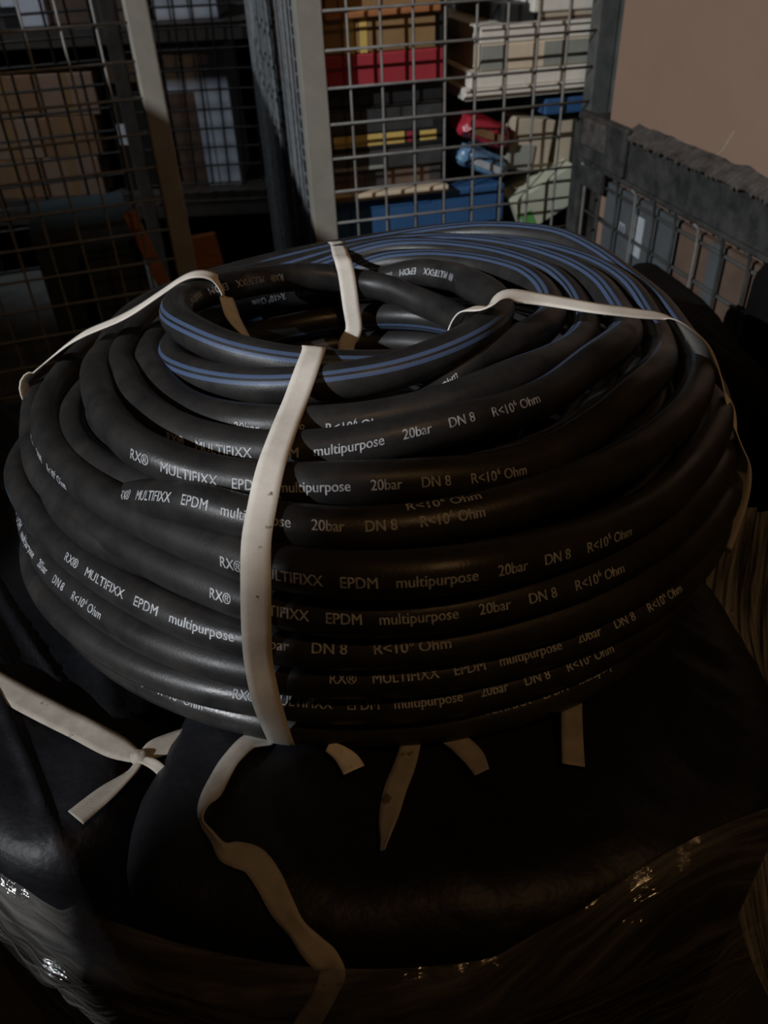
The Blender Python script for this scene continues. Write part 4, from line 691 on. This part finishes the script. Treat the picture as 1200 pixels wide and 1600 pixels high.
t = thing('wooden_board', (-.352, 1.45, -.695), 'orange-brown board leaning inside the left cage', 'board', yl)
boxobj('board', MT['orange'], t, -.012, .012, 0, .018, 0, .30, .002, Matrix.Rotation(R(-14), 3, 'Y'), Vector((0, 0, 0)))
boxobj('end_cap', MT['rust'], t, -.0125, .0125, -.001, .019, 0, .012, .001, Matrix.Rotation(R(-14), 3, 'Y'), Vector((0, 0, 0)))
t = thing('wooden_board', (-.262, 1.62, -1.25), 'reddish brown board leaning in the gap between the two cages', 'board', 0)
boxobj('board', MT['orange'], t, -.035, .035, 0, .02, 0, .745, .002, Matrix.Rotation(R(-7), 3, 'Y'), Vector((0, 0, 0)))
boxobj('end_cap', MT['rust'], t, -.036, .036, -.001, .021, 0, .02, .001, Matrix.Rotation(R(-7), 3, 'Y'), Vector((0, 0, 0)))
# stacks behind: tan cartons on a dark shelf and pale wrapped goods
rk = thing('storage_rack', (-0.7, 2.55, -1.25), 'dark steel rack behind the left cage, holding cartons and pale goods', 'rack')
for x in (-.72, .42): 
    for y in (0, .5): boxobj('upright', MT['rackpaint'], rk, x-.03, x+.03, y, y+.06, 0, 1.62, .003)
for z in (.585, ): boxobj('shelf', MT['rackpaint'], rk, -.69, .39, 0.0, .56, z-.04, z, .002)
for z in (.56, 1.03, 1.55): boxobj('beam', MT['rackpaint'], rk, -.69, .39, -.02, 0.0, z-.045, z, .002)
boxobj('shelf', MT['rackpaint'], rk, -.69, .39, 0.0, .56, 1.03-.02, 1.03, .002)
mesh_panel(rk, lambda a, b: (a + .06 + b*.04, -.05, b + 1.27), 0, 7, -13, 6, .05, .05, .0028, 'darkwire')
cz = -.664
for r_ in range(3):
    for c_ in range(2):
        x0 = -1.155 + .175*c_ + .02*r_
        crate('carton', 'brown carton behind the left mesh, %s row, %s' % (('bottom', 'middle', 'top')[r_], ('left', 'right')[c_]), 'box', 'card' if (r_ + c_) % 2 else 'boxbrown', x0, x0+.168, 2.56, 2.85, cz+.112*r_, cz+.111*(r_+1), [('tape_strip', 'tan', .42, .56, .0, 1, .001)], .003)
crate('wrapped_goods', 'pale blue wrapped block on the rack, lower, right of the left post', 'package', 'palebox', -.575, -.395, 2.60, 2.85, -.6645, -.285, [('seam', 'teal', .3, .32, 0, 1, .001), ('seam', 'teal', .62, .64, 0, 1, .001), ('dark_sheet', 'brown', .0, .42, .0, .70, .003)])
crate('wrapped_goods', 'pale blue wrapped block on the rack, upper, right of the left post', 'package', 'palebox', -.575, -.395, 2.60, 2.85, -.2195, -.03, [('seam', 'teal', .25, .27, 0, 1, .001), ('seam', 'teal', .55, .57, 0, 1, .001)])
crate('wrapped_goods', 'small pale packet left of the left post, higher', 'package', 'palebox', -.755, -.665, 2.62, 2.8, -.40, -.31, [('dark_sheet', 'black', 0, 1, .0, .35, .003)])
crate('carton', 'black carton under the small pale packet left of the left post', 'box', 'black', -.76, -.64, 2.6, 2.85, -.6645, -.402, [('pale_label', 'palebox', .12, .62, .50, .72, .002)])
crate('wrapped_goods', 'pale packet at the top left corner, high on the rack', 'package', 'palebox', -.99, -.87, 2.6, 2.8, -.2195, -.05, [('dark_sheet', 'black', .0, .4, .0, .3, .003)])
crate('carton', 'dark brown carton on the rack top shelf, left of the pale blue block', 'box', 'brown', -.86, -.60, 2.62, 2.85, -.2195, -.04, [('tape_strip', 'charcoal', .4, .5, 0, 1, .001)])

# ------------------------------------------------------------------ mesh box pallet at the right
yr = math.atan2(-0.978, 0.208)
FR = frame((0.337, 1.35, 0), yr)        # a along the side towards the lens, b to the inside is negative... see below
bp = thing('mesh_box_pallet', (0.337, 1.35, 0), 'weathered steel mesh box pallet at the right, holding a big cardboard carton', 'container', yr)
# local x runs along the side toward the viewer, local y points into the box
LEN = 0.95
def bx(n, m, *a, **k): return boxobj(n, MT[m], bp, *a, **k)
bx('corner_post', 'palletsteel', -.006, .028, -.004, .03, -1.25, -.275, .003)
bx('corner_post', 'palletsteel', LEN-.03, LEN, -.004, .03, -1.25, -.275, .003)
bx('rim', 'palletsteel', .028, LEN-.03, -.004, .002, -.321, -.266, .001)
bm = bmesh.new(); add_tube(bm, [(.0, .006, -.266), (.3, .006, -.265), (LEN, .006, -.266)], .0085, 10)
link_mesh('top_bar', bm, MT['rust'], bp, True)
bx('rim_lip', 'palletsteel', .028, LEN-.03, -.010, -.004, -.3245, -.3185, .001)
bx('bracket', 'palletsteel', .115, .175, -.014, -.004, -.318, -.252, .004)
bx('bracket', 'rust', .03, .11, -.010, -.004, -.30, -.262, .003)
bx('gusset', 'palletsteel', .028, .1, -.003, .004, -.36, -.319, .001)
for i in range(15):
    s = .035 + .0545*i
    if s > LEN-.04: break
    wire_obj(bp, [(s, .004, -1.12), (s, .004, -.36), (s, .002, -.334), (s, -.0055, -.3265)], .0023, 'palletsteel' if i % 3 else 'wire')
for k in range(16): wire_obj(bp, [(.02, .009, -.352 - .05*k), (LEN-.02, .009, -.352 - .05*k)], .0024, 'darkpost')
bm = bmesh.new(); rr = random.Random(4); top = []; bot = []
for i in range(170):
    s = .16 + i*.0044; top.append((s, .014 + .003*nz3(s*40, 0, 0), -.250 + .004*nz3(s*30, 2, 0))); bot.append((s, -.012 + .003*nz3(s*60, 5, 0), -.262 - rr.random()*.008*(1 if i % 2 else .2)))
A = [bm.verts.new(p) for p in top]; Bv = [bm.verts.new(p) for p in bot]; A2 = [bm.verts.new((p[0], p[1], p[2]-.002)) for p in top]; B2 = [bm.verts.new((p[0], p[1]+.001, p[2]-.0015)) for p in bot]
for i in range(169):
    bm.faces.new((A[i], A[i+1], Bv[i+1], Bv[i])); bm.faces.new((A2[i+1], A2[i], B2[i], B2[i+1])); bm.faces.new((Bv[i], Bv[i+1], B2[i+1], B2[i])); bm.faces.new((A[i+1], A[i], A2[i], A2[i+1]))
link_mesh('frayed_liner', bm, MT['rust'], bp)
bx('base_tray', 'palletsteel', .03, LEN-.03, .03, .75, -1.15, -1.13)
for s in (-.006, LEN-.03):
    bx('corner_post', 'palletsteel', s, s+.03, .76, .79, -1.25, -.275, .003)
bx('rim', 'palletsteel', .028, LEN-.03, .784, .79, -.321, -.266, .001)
bx('rim', 'palletsteel', -.006, 0, .03, .76, -.321, -.266, .001)
mesh_panel(bp, lambda a, b: (-.003, a + .03, b), 0, 14, -22, -7, .05, .05, .0024, 'darkpost')
# carton in the pallet
bcx = FR(0.012 + .40, 0, 0) + Vector((0.978, 0.208, 0))*0.045
t = thing('cardboard_carton', (bcx.x, bcx.y, -1.13), 'very large plain brown cardboard carton standing in the mesh box pallet', 'box', yr)
boxobj('body', MT['card'], t, -.40, .42, 0, .62, 0, 1.30, .004)
boxobj('flap', MT['card'], t, -.399, .419, 0.0, .31, 1.301, 1.305, .001); boxobj('flap', MT['card'], t, -.399, .419, .311, .619, 1.301, 1.305, .001)
bm = bmesh.new(); add_tube(bm, [(-.08, -.0005, .90), (-.095, -.0005, .875), (-.12, -.0005, .855)], .0009, 5); link_mesh('scuff_mark', bm, MT['beige'], t)
def inpal(name, label, m, s0, s1, z0, z1, parts):
    c = FR((s0+s1)/2, 0, 0) + Vector((0.978, 0.208, 0))*0.014
    t = thing(name, (c.x, c.y, z0), label, 'board', yr); w_ = s1-s0
    boxobj('panel', MT[m], t, -w_/2, w_/2, 0, .012, 0, z1-z0, .001)
    for pn, pm, a, b, cc_, e in parts: boxobj(pn, MT[pm], t, -w_/2+a*w_, -w_/2+b*w_, -.001, .0002, cc_*(z1-z0), e*(z1-z0), 0)
    return t
ip = inpal('liner_board', 'grey board behind the wires of the mesh box pallet, white marks', 'greyboard', .09, .30, -.70, -.345, [('white_patch', 'gtag', .47, .59, .78, .94)])
vs, fs = text_mesh('m', .028); bm = bmesh.new(); X0 = min(v[0] for v in vs); B = [bm.verts.new(((v[0]-X0) - .050, -.0012, .296 + v[1]*1.25)) for v in vs]
for f in fs: bm.faces.new([B[i] for i in f])
link_mesh('white_mark', bm, MT['gtag'], ip)
inpal('liner_board', 'brown board behind the wires of the mesh box pallet', 'brown', .305, .55, -.70, -.345, [('grey_strip', 'greyboard', .3, .42, 0, 1)])
